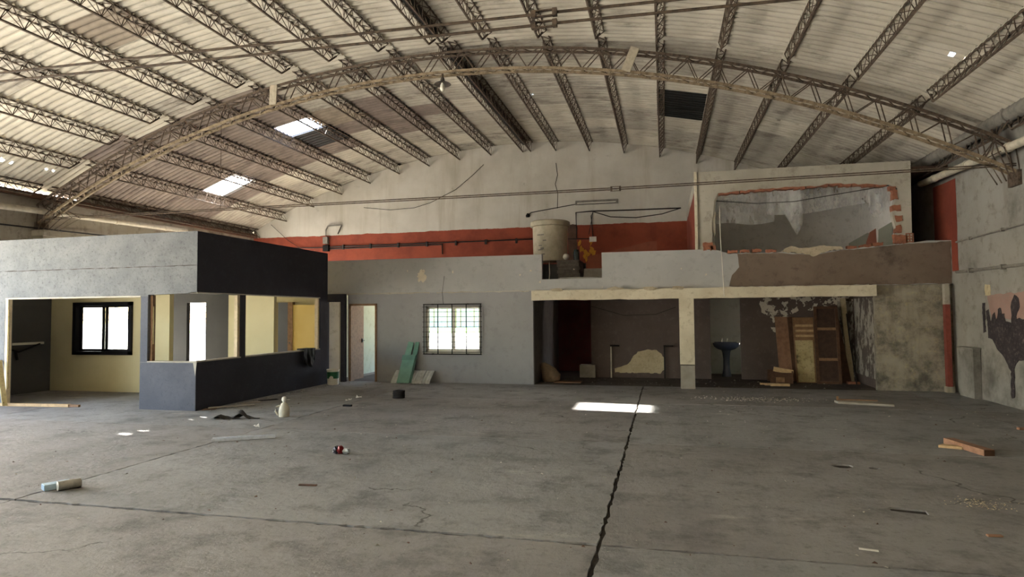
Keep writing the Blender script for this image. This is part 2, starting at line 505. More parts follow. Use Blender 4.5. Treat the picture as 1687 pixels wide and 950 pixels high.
def patch(name, loop, fn, mat, parent, thick=-.004, step=.05, amp=.015):
    return MB().prism([jag(loop, step, amp, keep=False)], fn, thick).build(name, mat, parent)

def blob(cx, cy, rx, ry, n=18, j=.25):
    return [(cx + rx * (1 + rng.uniform(-j, j)) * cos(2 * pi * i / n), cy + ry * (1 + rng.uniform(-j, j)) * sin(2 * pi * i / n)) for i in range(n)]

# ------------------------------------------------------------------ hall constants (metres)
XL, XR, XC = -14.65, 5.75, -4.45
YF, YG = 14.55, 20.2          # front plane of the back rooms, gable wall
YREAR = -8.0
RR, ZP_ = 21.4, 7.35
def roof_z(x):
    return ZP_ - RR + sqrt(RR * RR - (x - XC) ** 2)

# ------------------------------------------------------------------ outdoors
yard = MB().add([(-160, -120, -.16), (160, -120, -.16), (160, 170, -.16), (-160, 170, -.16)], [(0, 1, 2, 3)]).build('ground_yard', 'outside')
struct(yard, 'pale sunlit yard paving around the hall', 'ground')
g = MB().box(-60, 20, 60, 83, -.16, -.10).build('grass_strip', 'grass')
g['kind'] = 'structure'; g['label'] = 'strip of green grass beyond the yard'; g['category'] = 'grass'
fe = thing('yard_fence', 'blue-grey panel fence standing behind the grass outside', 'fence', (-30, 85, -.16))
fp = MB().box(-.95, .95, -.03, .03, 0, 4.2).mesh('fence_panel')
for i in range(16):
    c = link('fence_panel', fp, fe, 'fence'); c.location = (-15 + 2 * i, 0, 0)
fpost = MB().box(-.06, .06, -.06, .06, 0, 4.4).mesh('fence_post')
for i in range(17):
    c = link('fence_post', fpost, fe, 'trunk'); c.location = (-16 + 2 * i, -.05, 0)

def tree(x, y, h, label):
    tr_ = thing('yard_tree', label, 'tree', (x, y, -.16), 'trees in the yard')
    MB().tube([(0, 0, 0), (.1, 0, h * .3), (0, .1, h * .6)], [.2, .15, .08], 8).build('trunk', 'trunk', tr_, local=True)
    mb = MB()
    for i in range(900):
        a = rng.uniform(0, 2 * pi); zz = rng.uniform(-1, 1); rr = rng.uniform(.55, 1) * sqrt(1 - zz * zz)
        p = Vector((rr * cos(a) * h * .33, rr * sin(a) * h * .33, h * .68 + zz * h * .32))
        q = Vector((rng.uniform(-1, 1), rng.uniform(-1, 1), rng.uniform(-1, 1))).normalized() * .22
        w_ = q.cross(Vector((0, 0, 1))) * .6
        mb.add([p - q, p + w_, p + q, p - w_], [(0, 1, 2, 3)])
    c = mb.build('foliage', 'leaf', tr_, local=True); c['kind'] = 'stuff'
tree(-26.5, 78, 9.0, 'leafy tree in front of the fence, seen through the left of the barred window')
tree(-25.0, 92, 13, 'taller leafy tree behind the fence, seen through the right of the barred window')

# ------------------------------------------------------------------ floor slabs
floor = struct(MB().box(XL - .3, XR + .3, YREAR, YG + .2, -.14, -.016).build('floor', 'joint'), 'grey worn concrete hall floor cast in large slabs', 'floor')
xs = [XL, -11.1, -5.8, -.48, 4.85, XR]
ys = [YREAR, -2.7, .95, 4.57, 8.2, 11.87, 14.62]
for i in range(len(xs) - 1):
    for j in range(len(ys) - 1):
        gx0 = .016 if i == 3 else .009
        gx1 = .016 if i == 2 else .009
        g0 = .014 if ys[j] == 4.57 else .007
        g1 = .014 if ys[j + 1] == 4.57 else .007
        if ys[j] == 4.57 and i < 3: g0 = .022
        if ys[j + 1] == 4.57 and i < 3: g1 = .022
        lp = jag(rect(xs[i] + gx0, xs[i + 1] - gx1, ys[j] + g0, ys[j + 1] - g1), .07, .012)
        loops = [lp]
        if i == 3 and j == 3:
            loops += [[(1.80, 5.86), (2.06, 5.80), (2.08, 5.93), (1.82, 5.97)], blob(1.82, 7.44, .11, .09, 10, .2), blob(2.13, 7.40, .06, .05, 8, .2)]
        MB().prism(loops, ZP(0), -.08).build('floor_slab', 'floor' if (i + j) % 2 else 'floor_b', floor)
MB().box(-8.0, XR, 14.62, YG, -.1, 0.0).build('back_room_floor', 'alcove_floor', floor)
MB().box(XL, -8.0, 14.62, YG, -.1, 0.0).build('back_room_floor', 'slab_soffit', floor)
# tile-like paving of the alcove: a few long joints
for (x0, y0, x1, y1) in ((-2.0, 14.7, -1.4, 15.9), (1.6, 14.8, 2.15, 16.4), (.1, 14.9, .12, 15.3)):
    MB().bar((x0, y0, .002), (x1, y1, .002), .03, .004).build('joint_line', 'joint', floor)

# ------------------------------------------------------------------ shell walls
arc = [(XC + (XR - XC) * (1 - 2 * k / 40), 0) for k in range(41)]
gpts = [(x, roof_z(x) - .01) for x, _ in arc]
# gable with its yard opening and an unseen one added to light the washroom
wall('wall_back', [[(XL, -.1), (XR, -.1)] + gpts, rect(-8.1, -3.6, .2, 2.15), rect(2.4, 4.7, .2, 2.15)], YP(YG), .22, 'gable', 'tall white gable wall with a red painted band')
wall('wall_front', [[(XL, -.1), (XR, -.1)] + gpts], YP(YREAR - .2), .2, 'white_wall', 'plain white wall behind the viewer')
# right side wall
WR = wall('wall_right', [[(YREAR, -.1), (YG, -.1), (YG, roof_z(XR) - .02), (YREAR, roof_z(XR) - .02)]], XP(XR), .25, 'right_wall', 'grey stained plaster side wall with peeling mural')
# left side wall: wide gate near the viewer, openings behind the offices, open slot under the eave
ez = roof_z(XL)
top = [(YG, ez - .05)] + [(y, ez + .012 + (-.17 if 10.4 < y < 13.1 else 0) + rng.uniform(-.012, .012)) for y in [YG - .3 * k for k in range(1, 94)]] + [(YREAR, ez - .05)]
wall('wall_left', [[(YREAR, -.1), (YG, -.1)] + top, rect(-5.5, 9.0, .0, 3.6), rect(12.0, 15.4, .0, 2.5), rect(16.0, 19.6, .0, 2.5)], XP(XL - .25), .25, 'left_wall', 'dirty old side wall below the left eave')

# ------------------------------------------------------------------ roof of corrugated sheets
roof = bpy.data.objects.new('ceiling', None); COL.objects.link(roof); struct(roof, 'vaulted ceiling of corrugated fibre-cement sheets', 'ceiling')
PX = [XC + 1.12 * k for k in range(-9, 10)]
SW, PITCHW = 1.02, .17
def sheet_mesh(x0, x1, holes=(), fine=False, ext=.10):
    a = Vector((x0, 0, roof_z(x0))); b = Vector((x1, 0, roof_z(x1)))
    uphill = 1 if b.z > a.z else -1
    d = (b - a); L = d.length; d.normalize()
    nrm = Vector((-d.z, 0, d.x))
    if nrm.z < 0:
        nrm = -nrm
    mid = (a + b) / 2
    nu = 36 if fine else 3
    nv = 70
    vs, fs = [], []
    for i in range(nu + 1):
        u = -L / 2 - ext + (L + 2 * ext) * i / nu
        tilt = -.018 * uphill * (u / (L / 2))
        for j in range(nv + 1):
            y = -SW / 2 - .085 + (SW + .17) * j / nv
            w_ = .046 - .085 * abs(sin(pi * y / PITCHW)) ** .45
            p = mid + d * u + nrm * (w_ + tilt + .035)
            vs.append((p.x - mid.x, y, p.z - mid.z))
    for i in range(nu):
        for j in range(nv):
            q = (i * (nv + 1) + j, (i + 1) * (nv + 1) + j, (i + 1) * (nv + 1) + j + 1, i * (nv + 1) + j + 1)
            if holes:
                cx = sum(vs[k][0] for k in q) / 4; cy = sum(vs[k][1] for k in q) / 4
                if any((cx - hx) ** 2 + (cy - hy) ** 2 < r_ * r_ for hx, hy, r_ in holes):
                    continue
            fs.append(q)
    # turned-up lip at both ends so that the lap edges have thickness
    for i in (0, nu):
        base = len(vs)
        for j in range(nv + 1):
            q0 = vs[i * (nv + 1) + j]
            vs.append((q0[0] + nrm.x * .014, q0[1], q0[2] + nrm.z * .014))
        for j in range(nv):
            fs.append((i * (nv + 1) + j, i * (nv + 1) + j + 1, base + j + 1, base + j))
    me = bpy.data.meshes.new('roof_sheet')
    me.from_pydata(vs, [], fs)
    me.update()
    return me, mid
Y0R = 7.33
oval_y = [10.28, 10.42, 10.60, 10.80, 11.58, 11.75]
for k in range(-9, 9):
    x0, x1 = XC + 1.12 * k, XC + 1.12 * (k + 1)
    if k == -9:
        x0 = XL - .06
    if k == 8:
        x1 = XR + .12
    base_me, mid = sheet_mesh(x0, x1)
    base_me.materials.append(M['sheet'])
    variants = {'sheet': base_me}
    offy = {-8: .40, 4: .43}.get(k, 0.0)
    n_rows = 13
    for j in range(-1 if offy else 0, n_rows):
        yc = Y0R + offy + SW * (j + .5)
        if yc - SW / 2 > YG + .1 or (j < 0 and offy == 0):
            continue
        kind = 'sheet'
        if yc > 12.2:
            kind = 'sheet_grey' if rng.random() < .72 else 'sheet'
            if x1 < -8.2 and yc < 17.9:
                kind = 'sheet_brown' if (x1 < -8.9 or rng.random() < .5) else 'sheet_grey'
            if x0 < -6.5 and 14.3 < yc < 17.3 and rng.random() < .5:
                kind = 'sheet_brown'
        elif x1 < -7 and rng.random() < .06:
            kind = 'sheet_grey'
        if k == -5 and 8.0 < yc < 9.6:
            kind = 'sheet_rust'
        if k == -5 and abs(yc - 14.98) < .3:
            continue                                   # missing sheet: open sky
        if k == -5 and abs(yc - 16.0) < .3:
            kind = 'sheet_dark'
        if k == -4 and abs(yc - 15.0) < .3:
            kind = 'sheet_rust'
        if k == -8 and abs(yc - 16.4) < .3:
            kind = 'sheet_clear'
        if k == 4 and 14.9 < yc < 16.9:
            kind = 'sheet_dark'
        holes = []
        if k == -9:
            holes = [(-13.98 - mid.x, y - yc, .032) for y in oval_y if abs(y - yc) < SW / 2]
        if k == 7 and abs(yc - 10.6) < SW / 2:
            holes = [(4.29 - mid.x, 10.61 - yc, .04)]
        if k == -3 and abs(yc - 16.5) < SW / 2:
            holes = [(-7.02 - mid.x, 16.49 - yc, .07)]
        if k == 6 and abs(yc - 15.5) < SW / 2:
            holes = [(2.68 - mid.x, 15.51 - yc, .05)]
        if k == 1 and abs(yc - 15.65) < SW / 2:
            holes = [(-3.19 - mid.x, 15.65 - yc, .05)]
        if holes:
            me, _ = sheet_mesh(x0, x1, holes, True)
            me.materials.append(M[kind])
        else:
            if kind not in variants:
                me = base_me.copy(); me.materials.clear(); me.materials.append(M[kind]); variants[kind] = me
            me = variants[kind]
        o = link('roof_sheet', me, roof)
        o.location = (mid.x, yc, mid.z + rng.uniform(-.001, .001))
# roof over the part of the hall behind the viewer
mb = MB()
N = 36
for i in range(N):
    xa = XL - .1 + (XR - XL + .25) * i / N; xb = XL - .1 + (XR - XL + .25) * (i + 1) / N
    mb.add([(xa, YREAR - .3, roof_z(xa) + .05), (xb, YREAR - .3, roof_z(xb) + .05), (xb, Y0R + .02, roof_z(xb) + .05), (xa, Y0R + .02, roof_z(xa) + .05)], [(0, 1, 2, 3)])
o = mb.build('rear_roof_sheeting', 'sheet', roof); o['kind'] = 'stuff'

# ------------------------------------------------------------------ lattice purlins
def purlin_meshes(L, taper0, taper1):
    D, Wd = .31, .15
    out = []
    def zb(y):
        z = -D
        if taper1 and y > L - .35:
            z = -D + (D - .06) * (y - (L - .35)) / .35
        if taper0 and y < .35:
            z = -D + (D - .06) * (1 - y / .35)
        return z
    for sx_ in (-1, 1):
        out.append(('top_chord', MB().bar((sx_ * Wd / 2, 0, -.015), (sx_ * Wd / 2, L, -.015), .026).mesh('top_chord')))
    yy = [0, .35, L - .35, L]
    out.append(('bottom_chord', MB().path([(0, y, zb(y)) for y in yy], .03).mesh('bottom_chord')))
    nz = int(L / .19)
    for sx_ in (-1, 1):
        pts = []
        for i in range(nz + 1):
            y = L * i / nz
            pts.append((sx_ * Wd / 2, y, -.02) if i % 2 else (sx_ * .008, y, zb(y)))
        out.append(('web_rod', MB().path(pts, .011).mesh('web_rod')))
    pts = [((Wd / 2) * (1 if i % 2 else -1), L * i / nz, -.02) for i in range(nz + 1)]
    out.append(('lacing_rod', MB().path(pts[::1], .010).mesh('lacing_rod')))
    for _, me in out:
        me.materials.append(M['steel'])
    return out
YA, YA0 = 12.05, 4.65
ordn = ['first', 'second', 'third', 'fourth', 'fifth', 'sixth', 'seventh', 'eighth', 'ninth', 'tenth']
def ordinal(i, n=19):
    # i = 0..18 from the left eave
    if i == 9:
        return 'left one of the crown pair'
    return ordn[i] + ' from the left eave' if i < 9 else ordn[18 - i] + ' from the right eave'
far = purlin_meshes(YG - YA - .12, False, False)
near = purlin_meshes(YA - .12 - YA0 - .1, True, True)
for bay, meshes, ystart, where in (('far', far, YA + .11, 'beyond the arch'), ('near', near, YA0 + .1, 'before the arch')):
    for i, x in enumerate(PX):
        ang = math.asin((x - XC) / RR)
        t_ = thing('roof_purlin', 'rusty lattice purlin %s, %s' % (where, ordinal(i)), 'purlin', (x, ystart, roof_z(x)), 'lattice purlins of the %s bay' % bay, (0, ang, 0))
        for nm, me in meshes:
            link(nm, me, t_)
    # doubled purlin with a dark strip at the crown
    x = XC + .26
    t_ = thing('roof_purlin', 'rusty lattice purlin %s, right one of the crown pair' % where, 'purlin', (x, ystart, roof_z(x)), 'lattice purlins of the %s bay' % bay)
    for nm, me in meshes:
        link(nm, me, t_)
    L = (YG - YA - .12) if bay == 'far' else (YA - .12 - YA0 - .1)
    MB().box(-.2, -.08, .3, L - .3, -.16, -.02).build('dark_strip', 'wire', t_, local=True)

# ------------------------------------------------------------------ arch trusses with tie rods
RB, ZB = 20.7, 6.60
def arch_pt(th, r_):        # th measured from the crown
    zc = ZB - RB
    return (XC + r_ * sin(th), zc + r_ * cos(th))
TH = math.asin((XR - XC) / RB)
def make_arch(y, label, tz):
    a = thing('arch_truss', label, 'roof truss', (XC, y, 3.75), 'arched roof trusses')
    n = 72
    dy = .10
    for r_, nm, mat, w_ in ((RB, 'bottom_chord', 'steel_tan', .045), (RB + .40, 'top_chord', 'steel', .04)):
        for s_ in (-1, 1):
            pts = []
            for i in range(n + 1):
                th = -TH + 2 * TH * i / n
                x, z = arch_pt(th, r_)
                pts.append((x, y + s_ * dy, z))
            MB().path(pts, w_, w_).build(nm, mat, a)
        m = 110
        pts = []
        for i in range(m + 1):
            x, z = arch_pt(-TH + 2 * TH * i / m, r_)
            pts.append((x, y + (dy if i % 2 else -dy), z))
        MB().path(pts, .016).build('lacing_rod', mat, a)
    m = 78
    for s_ in (-1, 1):
        pts = []
        for i in range(m + 1):
            x, z = arch_pt(-TH + 2 * TH * i / m, RB + .39 if i % 2 else RB + .01)
            pts.append((x, y + s_ * dy, z))
        MB().path(pts, .016).build('web_rod', 'steel', a)
    # splice boards inside the truss
    for xb_ in (-8.2, -.62):
        th = math.asin((xb_ - XC) / RB)
        (xa, za), (xb, zb) = arch_pt(th, RB + .0), arch_pt(th, RB + .44)
        MB().bar((xa, y - .13, za), (xb + .1, y - .13, zb), .03, .17, (1, 0, 0)).build('splice_board', 'board', a)
    # bearing plates at the walls
    for s_ in (-1, 1):
        x, z = arch_pt(s_ * TH, RB)
        MB().box(x - .06, x + .06, y - .16, y + .16, z - .2, z + .05).build('bearing_plate', 'steel', a)
    # tie rods
    zl, zm, zr, gap = tz
    for k in range(2):
        dz = -gap * k
        yk = y
        zt = zm + dz
        MB().tube([(XL, yk, zl + dz), (-.93, yk, zt)], .011, 6).build('tie_rod', 'steel', a)
        MB().tube([(-.77, yk, zt), (XR, yk, zr + dz)], .011, 6).build('tie_rod', 'steel', a)
        tb = MB()
        for s_ in (-1, 1):
            tb.box(-.93, -.77, yk - .012, yk + .012, zt + s_ * .022 - .005, zt + s_ * .022 + .005)
        tb.box(-.95, -.915, yk - .02, yk + .02, zt - .028, zt + .028)
        tb.box(-.785, -.75, yk - .02, yk + .02, zt - .028, zt + .028)
        tb.build('turnbuckle', 'steel', a)
    # hanger rods from the arch to the tie
    for xh in (-9.6,):
        th = math.asin((xh - XC) / RB)
        x, z = arch_pt(th, RB)
        MB().tube([(x, y, z), (x, y, 4.06)], .006, 5).build('hanger_rod', 'steel', a)
    return a
make_arch(YA, 'rusty lattice arch truss crossing the whole roof above the back rooms', (4.07, 4.05, 4.09, .035))
make_arch(YA0, 'nearest arch, its paired tie rods crossing the upper part of the view', (4.13, 3.95, 3.82, .085))

# ------------------------------------------------------------------ eaves: gutter beams, pipes
def pipe_thing(name, label, pts, r, mat, bands=0, cat='pipe'):
    p0 = Vector(pts[0])
    t_ = thing(name, label, cat, p0)
    MB().tube(pts, r, 12).build('pipe_body', mat, t_, True)
    for k in range(bands):
        f_ = (k + .5) / bands
        a, b = Vector(pts[0]), Vector(pts[-1])
        c = a + (b - a) * f_; d = (b - a).normalized() * .03
        MB().tube([c - d, c + d], r * 1.18, 12).build('pipe_collar', mat, t_, True)
    return t_
pipe_thing('eave_gutter', 'fat grey gutter running under the right eave', [(5.55, YREAR, 4.82), (5.55, YG, 4.86)], .13, 'conduit_grey', 5, 'gutter')
pipe_thing('drain_pipe', 'old white drain pipe sloping along the right wall', [(5.55, 15.45, 4.44), (5.55, 8.2, 4.2)], .07, 'pipe', 5)
pipe_thing('drain_pipe', 'old white drain pipe along the left wall above the office', [(-14.45, 8.0, 4.1), (-14.45, 16.6, 4.34)], .07, 'pipe', 5)
tag(MB().box(XL - .05, XL + .16, YREAR, YG, 4.52, 4.64).build('eave_beam', 'wood_dark'), 'dark beam running under the left eave', 'beam')
tag(MB().tube([(-14.6, 8, 3.72), (-14.6, 13.9, 3.86)], .02, 6).build('wall_cable', 'wire'), 'dark cable running along the left wall above the office', 'cable')
cp = thing('wall_pier', 'plastered pier carrying the left foot of the arch', 'pier', (-14.5, YA, 0))
MB().box(XL, -14.35, YA - .18, YA + .18, 0, 3.75).build('shaft', 'left_wall', cp)
MB().box(XL, -14.28, YA - .22, YA + .22, 3.62, 3.76).build('capital', 'left_wall', cp)
for k in range(5):
    MB().tube([(-14.5, YA + .1 * k - .2, 3.72), (-14.3 + .1 * k, YA - .2 + .15 * k, 4.1), (-14.4, YA + .3 - .12 * k, 4.55)], .012, 5).build('bracing_rod', 'steel', cp)
cp2 = thing('arch_bracing', 'tangle of thin rods bracing the right foot of the arch', 'bracing', (5.65, YA, 3.75))
for k in range(5):
    MB().tube([(5.6, YA + .15 * k - .3, 3.8), (5.45, YA - .3 + .2 * k, 4.3), (5.5, YA + .4 - .2 * k, 4.75)], .012, 5).build('bracing_rod', 'steel', cp2)

# right wall conduits, duct box, corner post and mural
def wall_conduit(label, pts, r, mat, n):
    t_ = thing('wall_conduit', label, 'conduit', pts[0])
    MB().tube(pts, r, 8).build('conduit_run', mat, t_)
    for k in range(n):
        a, b = Vector(pts[0]), Vector(pts[-1]); c = a + (b - a) * (k + .5) / n
        MB().box(c.x - r * 1.6, c.x + r * 1.4, c.y - .02, c.y + .02, c.z - r * 1.6, c.z + r * 1.6).build('clip', mat, t_)
wall_conduit('thin grey conduit higher on the right wall', [(5.71, 14.25, 3.02), (5.71, 6, 3.12)], .018, 'conduit_grey', 7)
wall_conduit('grey pipe lower on the right wall above the mural', [(5.70, 14.25, 2.42), (5.70, 6, 2.32)], .028, 'conduit_grey', 7)
db = thing('corner_duct', 'low plastered duct box at the foot of the right wall', 'duct', (5.68, 13.75, 0))
MB().box(5.62, XR - .012, 13.5, 14.1, 0, .92).build('duct_body', 'right_wall', db)
MB().box(5.60, XR - .012, 13.46, 14.14, .92, .95).build('duct_lid', 'conduit_grey', db)
cpz = thing('corner_post', 'slim post painted red with a white top beside the stained wall', 'post', (5.58, 14.5, 0))
MB().box(5.55, 5.64, 14.44, 14.56, .12, 1.78).build('red_length', 'post_red', cpz)
MB().box(5.55, 5.64, 14.44, 14.56, 1.78, 2.2).build('white_length', 'cream_wall', cpz)
MB().box(5.53, 5.66, 14.42, 14.58, 0, .12).build('foot', 'stained', cpz)
patch('pink_paint', [(13.19, 1.92), (11.0, 1.98), (11.0, 1.5), (12.0, 1.5), (13.05, 1.5)], XP(XR - .001), 'pink', WR, step=.08)
patch('black_silhouette', [(13.22, 1.64), (13.14, 1.66), (13.1, 1.46), (13.04, 1.46), (13.02, 1.58), (12.92, 1.60), (12.9, 1.5), (12.84, 1.5), (12.82, 1.68), (12.7, 1.68), (12.68, 1.58), (12.6, 1.60), (12.58, 1.46), (12.3, 1.42), (12.2, 1.52), (12.0, 1.5), (11.6, 1.6), (11.0, 1.45), (11.0, .85), (12.0, .82), (12.2, .8), (12.34, .7), (12.38, .18), (12.48, .15), (12.46, .62), (12.62, .78), (12.9, .98), (13.05, 1.12), (13.2, 1.15)], XP(XR - .006), 'mural_black', WR, step=.06, amp=.018)
patch('black_figure', [(12.42, 1.3), (12.36, 1.62), (12.4, 1.72), (12.26, 1.92), (12.12, 1.86), (12.1, 1.7), (12.2, 1.62), (12.22, 1.3)], XP(XR - .007), 'mural_black', WR, step=.06)
patch('black_stroke', rect(13.27, 13.36, 1.25, 1.8), XP(XR - .006), 'mural_black', WR, step=.05)
patch('beige_stain', rect(13.05, 13.25, 1.92, 2.12), XP(XR - .002), 'cream_patch', WR)
patch('red_paint_area', rect(14.28, 15.35, 2.45, 4.32), XP(XR - .001), 'red_paint', WR, step=.2, amp=.01)

# ------------------------------------------------------------------ office block on the left
wall('wall_office_front', [[(-14.6, 0), (-12.35, 0), (-12.35, 2.03), (-9.22, 2.04), (-9.22, 0), (-8.035, 0), (-8.035, .85), (-9.06, .85), (-9.06, 2.06), (-8.035, 2.08), (-8.035, 3.18), (-14.6, 3.16)]],
     YP(9.5), .14, 'office_grey', 'rough grey front wall of the office block with wide opening')
wall('wall_office_side', [[(9.505, 0), (13.95, 0), (13.95, 3.19), (9.505, 3.178), (9.505, 2.08), (9.64, 2.08), (10.70, 2.07)] + [(10.70, .86), (9.505, .85)],
                          rect(10.84, 13.6, .86, 2.09)], XP(-8.03), -.13, 'black_wall', 'charcoal painted side wall of the office block')
# raw plaster edges around the openings
raw = MB()
raw.box(-12.35, -9.22, 9.49, 9.64, 2.02, 2.045); raw.box(-9.06, -8.03, 9.49, 9.64, .845, .865)
o = raw.build('trim_1', 'cream_wall'); struct(o, 'broken pale plaster edge along the grey office openings', 'trim')
raw = MB()
raw.box(-8.17, -8.022, 9.5, 10.7, .85, .872); raw.box(-8.17, -8.022, 10.84, 13.6, .85, .875); raw.box(-8.17, -8.022, 9.5, 13.6, 2.075, 2.095)
o = raw.build('trim_2', 'cream_wall'); struct(o, 'pale broken sill and head of the charcoal wall openings', 'trim')
WOF = bpy.data.objects['wall_office_front']
MB().prism([jag(rect(-9.215, -8.04, .002, .838), .2, .004)], YP(9.499), -.003).build('dado_paint', 'blue_grey', WOF)
MB().prism([jag(rect(-9.215, -9.065, .85, 2.03), .2, .004)], YP(9.499), -.003).build('dado_paint', 'blue_grey', WOF)
MB().prism([jag([(-14.5, 2.552), (-8.05, 2.566), (-8.05, 2.574), (-14.5, 2.562)], .12, .006)], YP(9.499), -.002).build('crack_line', 'joint', WOF)
patch('corner_chip', [(-8.10, .85), (-8.03, .62), (-8.02, .85)], YP(9.499), 'cream_wall', bpy.data.objects['wall_office_front'], step=.2)
# timber jambs left in the openings
for nm, lab, b_ in (('opening_jamb', 'pale timber jamb at the left of the wide office opening', (-12.36, -12.29, 9.50, 9.58, 0, 2.02)),
                    ('opening_jamb', 'brown timber jamb beside the grey corner pillar', (-9.06, -9.01, 9.55, 9.62, .866, 2.05)),
                    ('opening_jamb', 'pale splintered timber jamb before the charcoal mullion', (-8.13, -8.06, 10.63, 10.70, .872, 2.07)),
                    ('opening_jamb', 'pale timber jamb at the far end of the charcoal wall window', (-8.13, -8.05, 13.53, 13.6, .875, 2.075))):
    t_ = thing(nm, lab, 'jamb', ((b_[0] + b_[1]) / 2, (b_[2] + b_[3]) / 2, b_[4]))
    MB().box(*b_).build('jamb_board', 'wood_mid' if 'brown' in lab else 'jamb', t_)
    MB().box(b_[0] + .02, b_[1] + .012, b_[2] + .01, b_[2] + .03, b_[4] + .3, b_[5] - .2).build('splinter', 'flaking', t_)
wall('wall_office_left', [rect(9.64, 11.6, 0, 3.1)], XP(-13.85), .12, 'dark_grey_room', 'slate grey inner wall of the left office room')
wall('wall_office_back', [[(-13.85, 0), (-10.5, 0), (-10.5, 3.1), (-13.85, 3.1)], rect(-13.05, -11.48, .84, 1.98)], YP(11.6), .12, 'beige', 'beige back wall of the left office room')
wall('wall_office_slate', [[(-13.2, 0), (-12.05, 0), (-12.05, 2.02), (-11.48, 2.02), (-11.48, 0), (-10.2, 0), (-10.2, 3.1), (-13.2, 3.1)]], YP(13.9), .12, 'slate_back', 'slate wall with a blown-out open doorway seen through the corner opening')
wall('wall_office_partition', [rect(-9.79, -8.6, 0, 3.1)], YP(12.6), .1, 'beige', 'beige partition seen through the charcoal wall windows')
wall('wall_office_rear', [[(-10.2, 0), (-9.47, 0), (-9.47, 2.0), (-9.06, 2.0), (-9.06, 0), (-8.16, 0), (-8.16, 3.1), (-10.2, 3.1)]], YP(13.95), .1, 'beige', 'beige rear wall with a narrow doorway in the office')
wall('wall_dim_store', [rect(-11.6, -8.5, 0, 2.6)], YP(15.6), .1, 'dark_grey_room', 'dim grey wall seen through the narrow office doorway')
yp = thing('door_1', 'yellow door panel with timber edge inside the office', 'door', (-8.6, 13.88, 0))
MB().box(-8.93, -8.2, 13.86, 13.93, .02, 1.93).build('door_leaf', 'yellow', yp)
MB().box(-9.06, -8.93, 13.84, 13.95, 0, 2.0).build('door_frame', 'wood_mid', yp)
MB().box(-9.52, -9.47, 13.84, 13.95, 0, 2.05).build('door_frame', 'wood_mid', yp)
MB().lathe([(.0, -.02), (.02, -.015), (.025, 0), (.02, .015), (0, .02)], (-8.98, 13.82, 1.0), 10).build('door_knob', 'chrome', [c for c in yp.children if c.name.startswith('door_leaf')][0])
struct(yp)
rl = thing('coat_rail', 'white rail with dark straps on the slate inner wall', 'rail', (-13.72, 10.9, 1.1))
MB().box(-13.73, -13.68, 10.35, 11.4, 1.07, 1.12).build('rail_bar', 'white', rl)
MB().box(-13.73, -13.66, 10.28, 10.38, 1.04, 1.13).build('end_bracket', 'black', rl)
MB().tube([(-13.68, 10.4, 1.08), (-13.66, 10.8, .92), (-13.68, 11.3, 1.08)], .02, 6).build('strap', 'wire', rl)
MB().tube([(-13.68, 10.75, .95), (-13.66, 10.78, .75)], .03, 6).build('hook', 'wire', rl)
# window of the left office room
w1 = thing('window_1', 'black framed sliding window in the beige office wall', 'window', (-12.26, 11.58, .84))
for b_ in ((-13.07, -11.46, .82, .90), (-13.07, -11.46, 1.92, 2.0)):
    MB().box(b_[0], b_[1], 11.55, 11.74, b_[2], b_[3]).build('frame_rail', 'alu_dark', w1)
for b_ in ((-13.07, -12.98), (-11.55, -11.46)):
    MB().box(b_[0], b_[1], 11.55, 11.74, .82, 2.0).build('frame_stile', 'alu_dark', w1)
for x0, x1, y in ((-12.98, -12.22, 11.68), (-12.30, -11.55, 11.62)):
    sa = MB().box(x0, x1, y - .004, y + .004, .92, 1.91).build('pane', 'glass', w1)
    f_ = MB(); f_.box(x0, x0 + .05, y - .02, y + .02, .9, 1.92); f_.box(x1 - .05, x1, y - .02, y + .02, .9, 1.92); f_.box(x0, x1, y - .02, y + .02, .9, .95); f_.box(x0, x1, y - .02, y + .02, 1.88, 1.92)
    f_.build('sash_frame', 'alu_dark', sa)
struct(w1)
# outdoor rail fence seen through it
rf = thing('yard_rail', 'white rail fence outside the office window', 'fence', (-18.5, 16, -.16))
for z in (1.55, 1.8, 2.05):
    MB().box(-18.53, -18.47, 8, 26, z, z + .06).build('rail', 'white', rf)
for k in range(10):
    MB().box(-18.55, -18.45, 8 + 2 * k - .04, 8 + 2 * k + .04, -.16, 2.15).build('fence_post', 'white', rf)

# ------------------------------------------------------------------ back rooms, ground floor
WG = wall('wall_ground_floor', [[(-7.8, 0), (-7.74, 0), (-7.74, 1.93), (-7.02, 1.93), (-7.02, 0), (-3.0, 0), (-3.0, 2.21), (-7.8, 2.2)], rect(-5.70, -4.29, .74, 1.87)],
          YP(YF), .15, 'grey_wall', 'grey painted wall with a doorway and a barred window')
wall('wall_black_return', [[(-8.03, 0), (-8.28, 0), (-8.28, 2.0), (-7.9, 2.0), (-7.9, 0), (-7.79, 0), (-7.79, 2.2), (-8.40, 2.2), (-8.40, 0)]], YP(14.35), .12, 'black_wall', 'black return wall with a slim doorway at the charcoal wall end')
wall('wall_passage', [rect(-8.64, -8.24, 0, 2.2)], YP(15.08), .08, 'pale_room', 'beige wall glimpsed through the slim black doorway')
o = MB().box(-7.93, -7.90, 14.35, 14.5, 0, 2.0).build('trim_3', 'cream_wall'); struct(o, 'pale chipped reveal of the slim black doorway', 'trim')
bs = thing('shelf_stack', 'brown boards stacked in the dark slot of the slim doorway', 'boards', (-8.7, 14.9, 0))
MB().box(-8.80, -8.60, 14.9, 15.0, 0, 1.9).build('board', 'wood_dark', bs)
MB().box(-8.70, -8.56, 14.80, 14.84, 0, .5).build('board', 'flaking', bs)
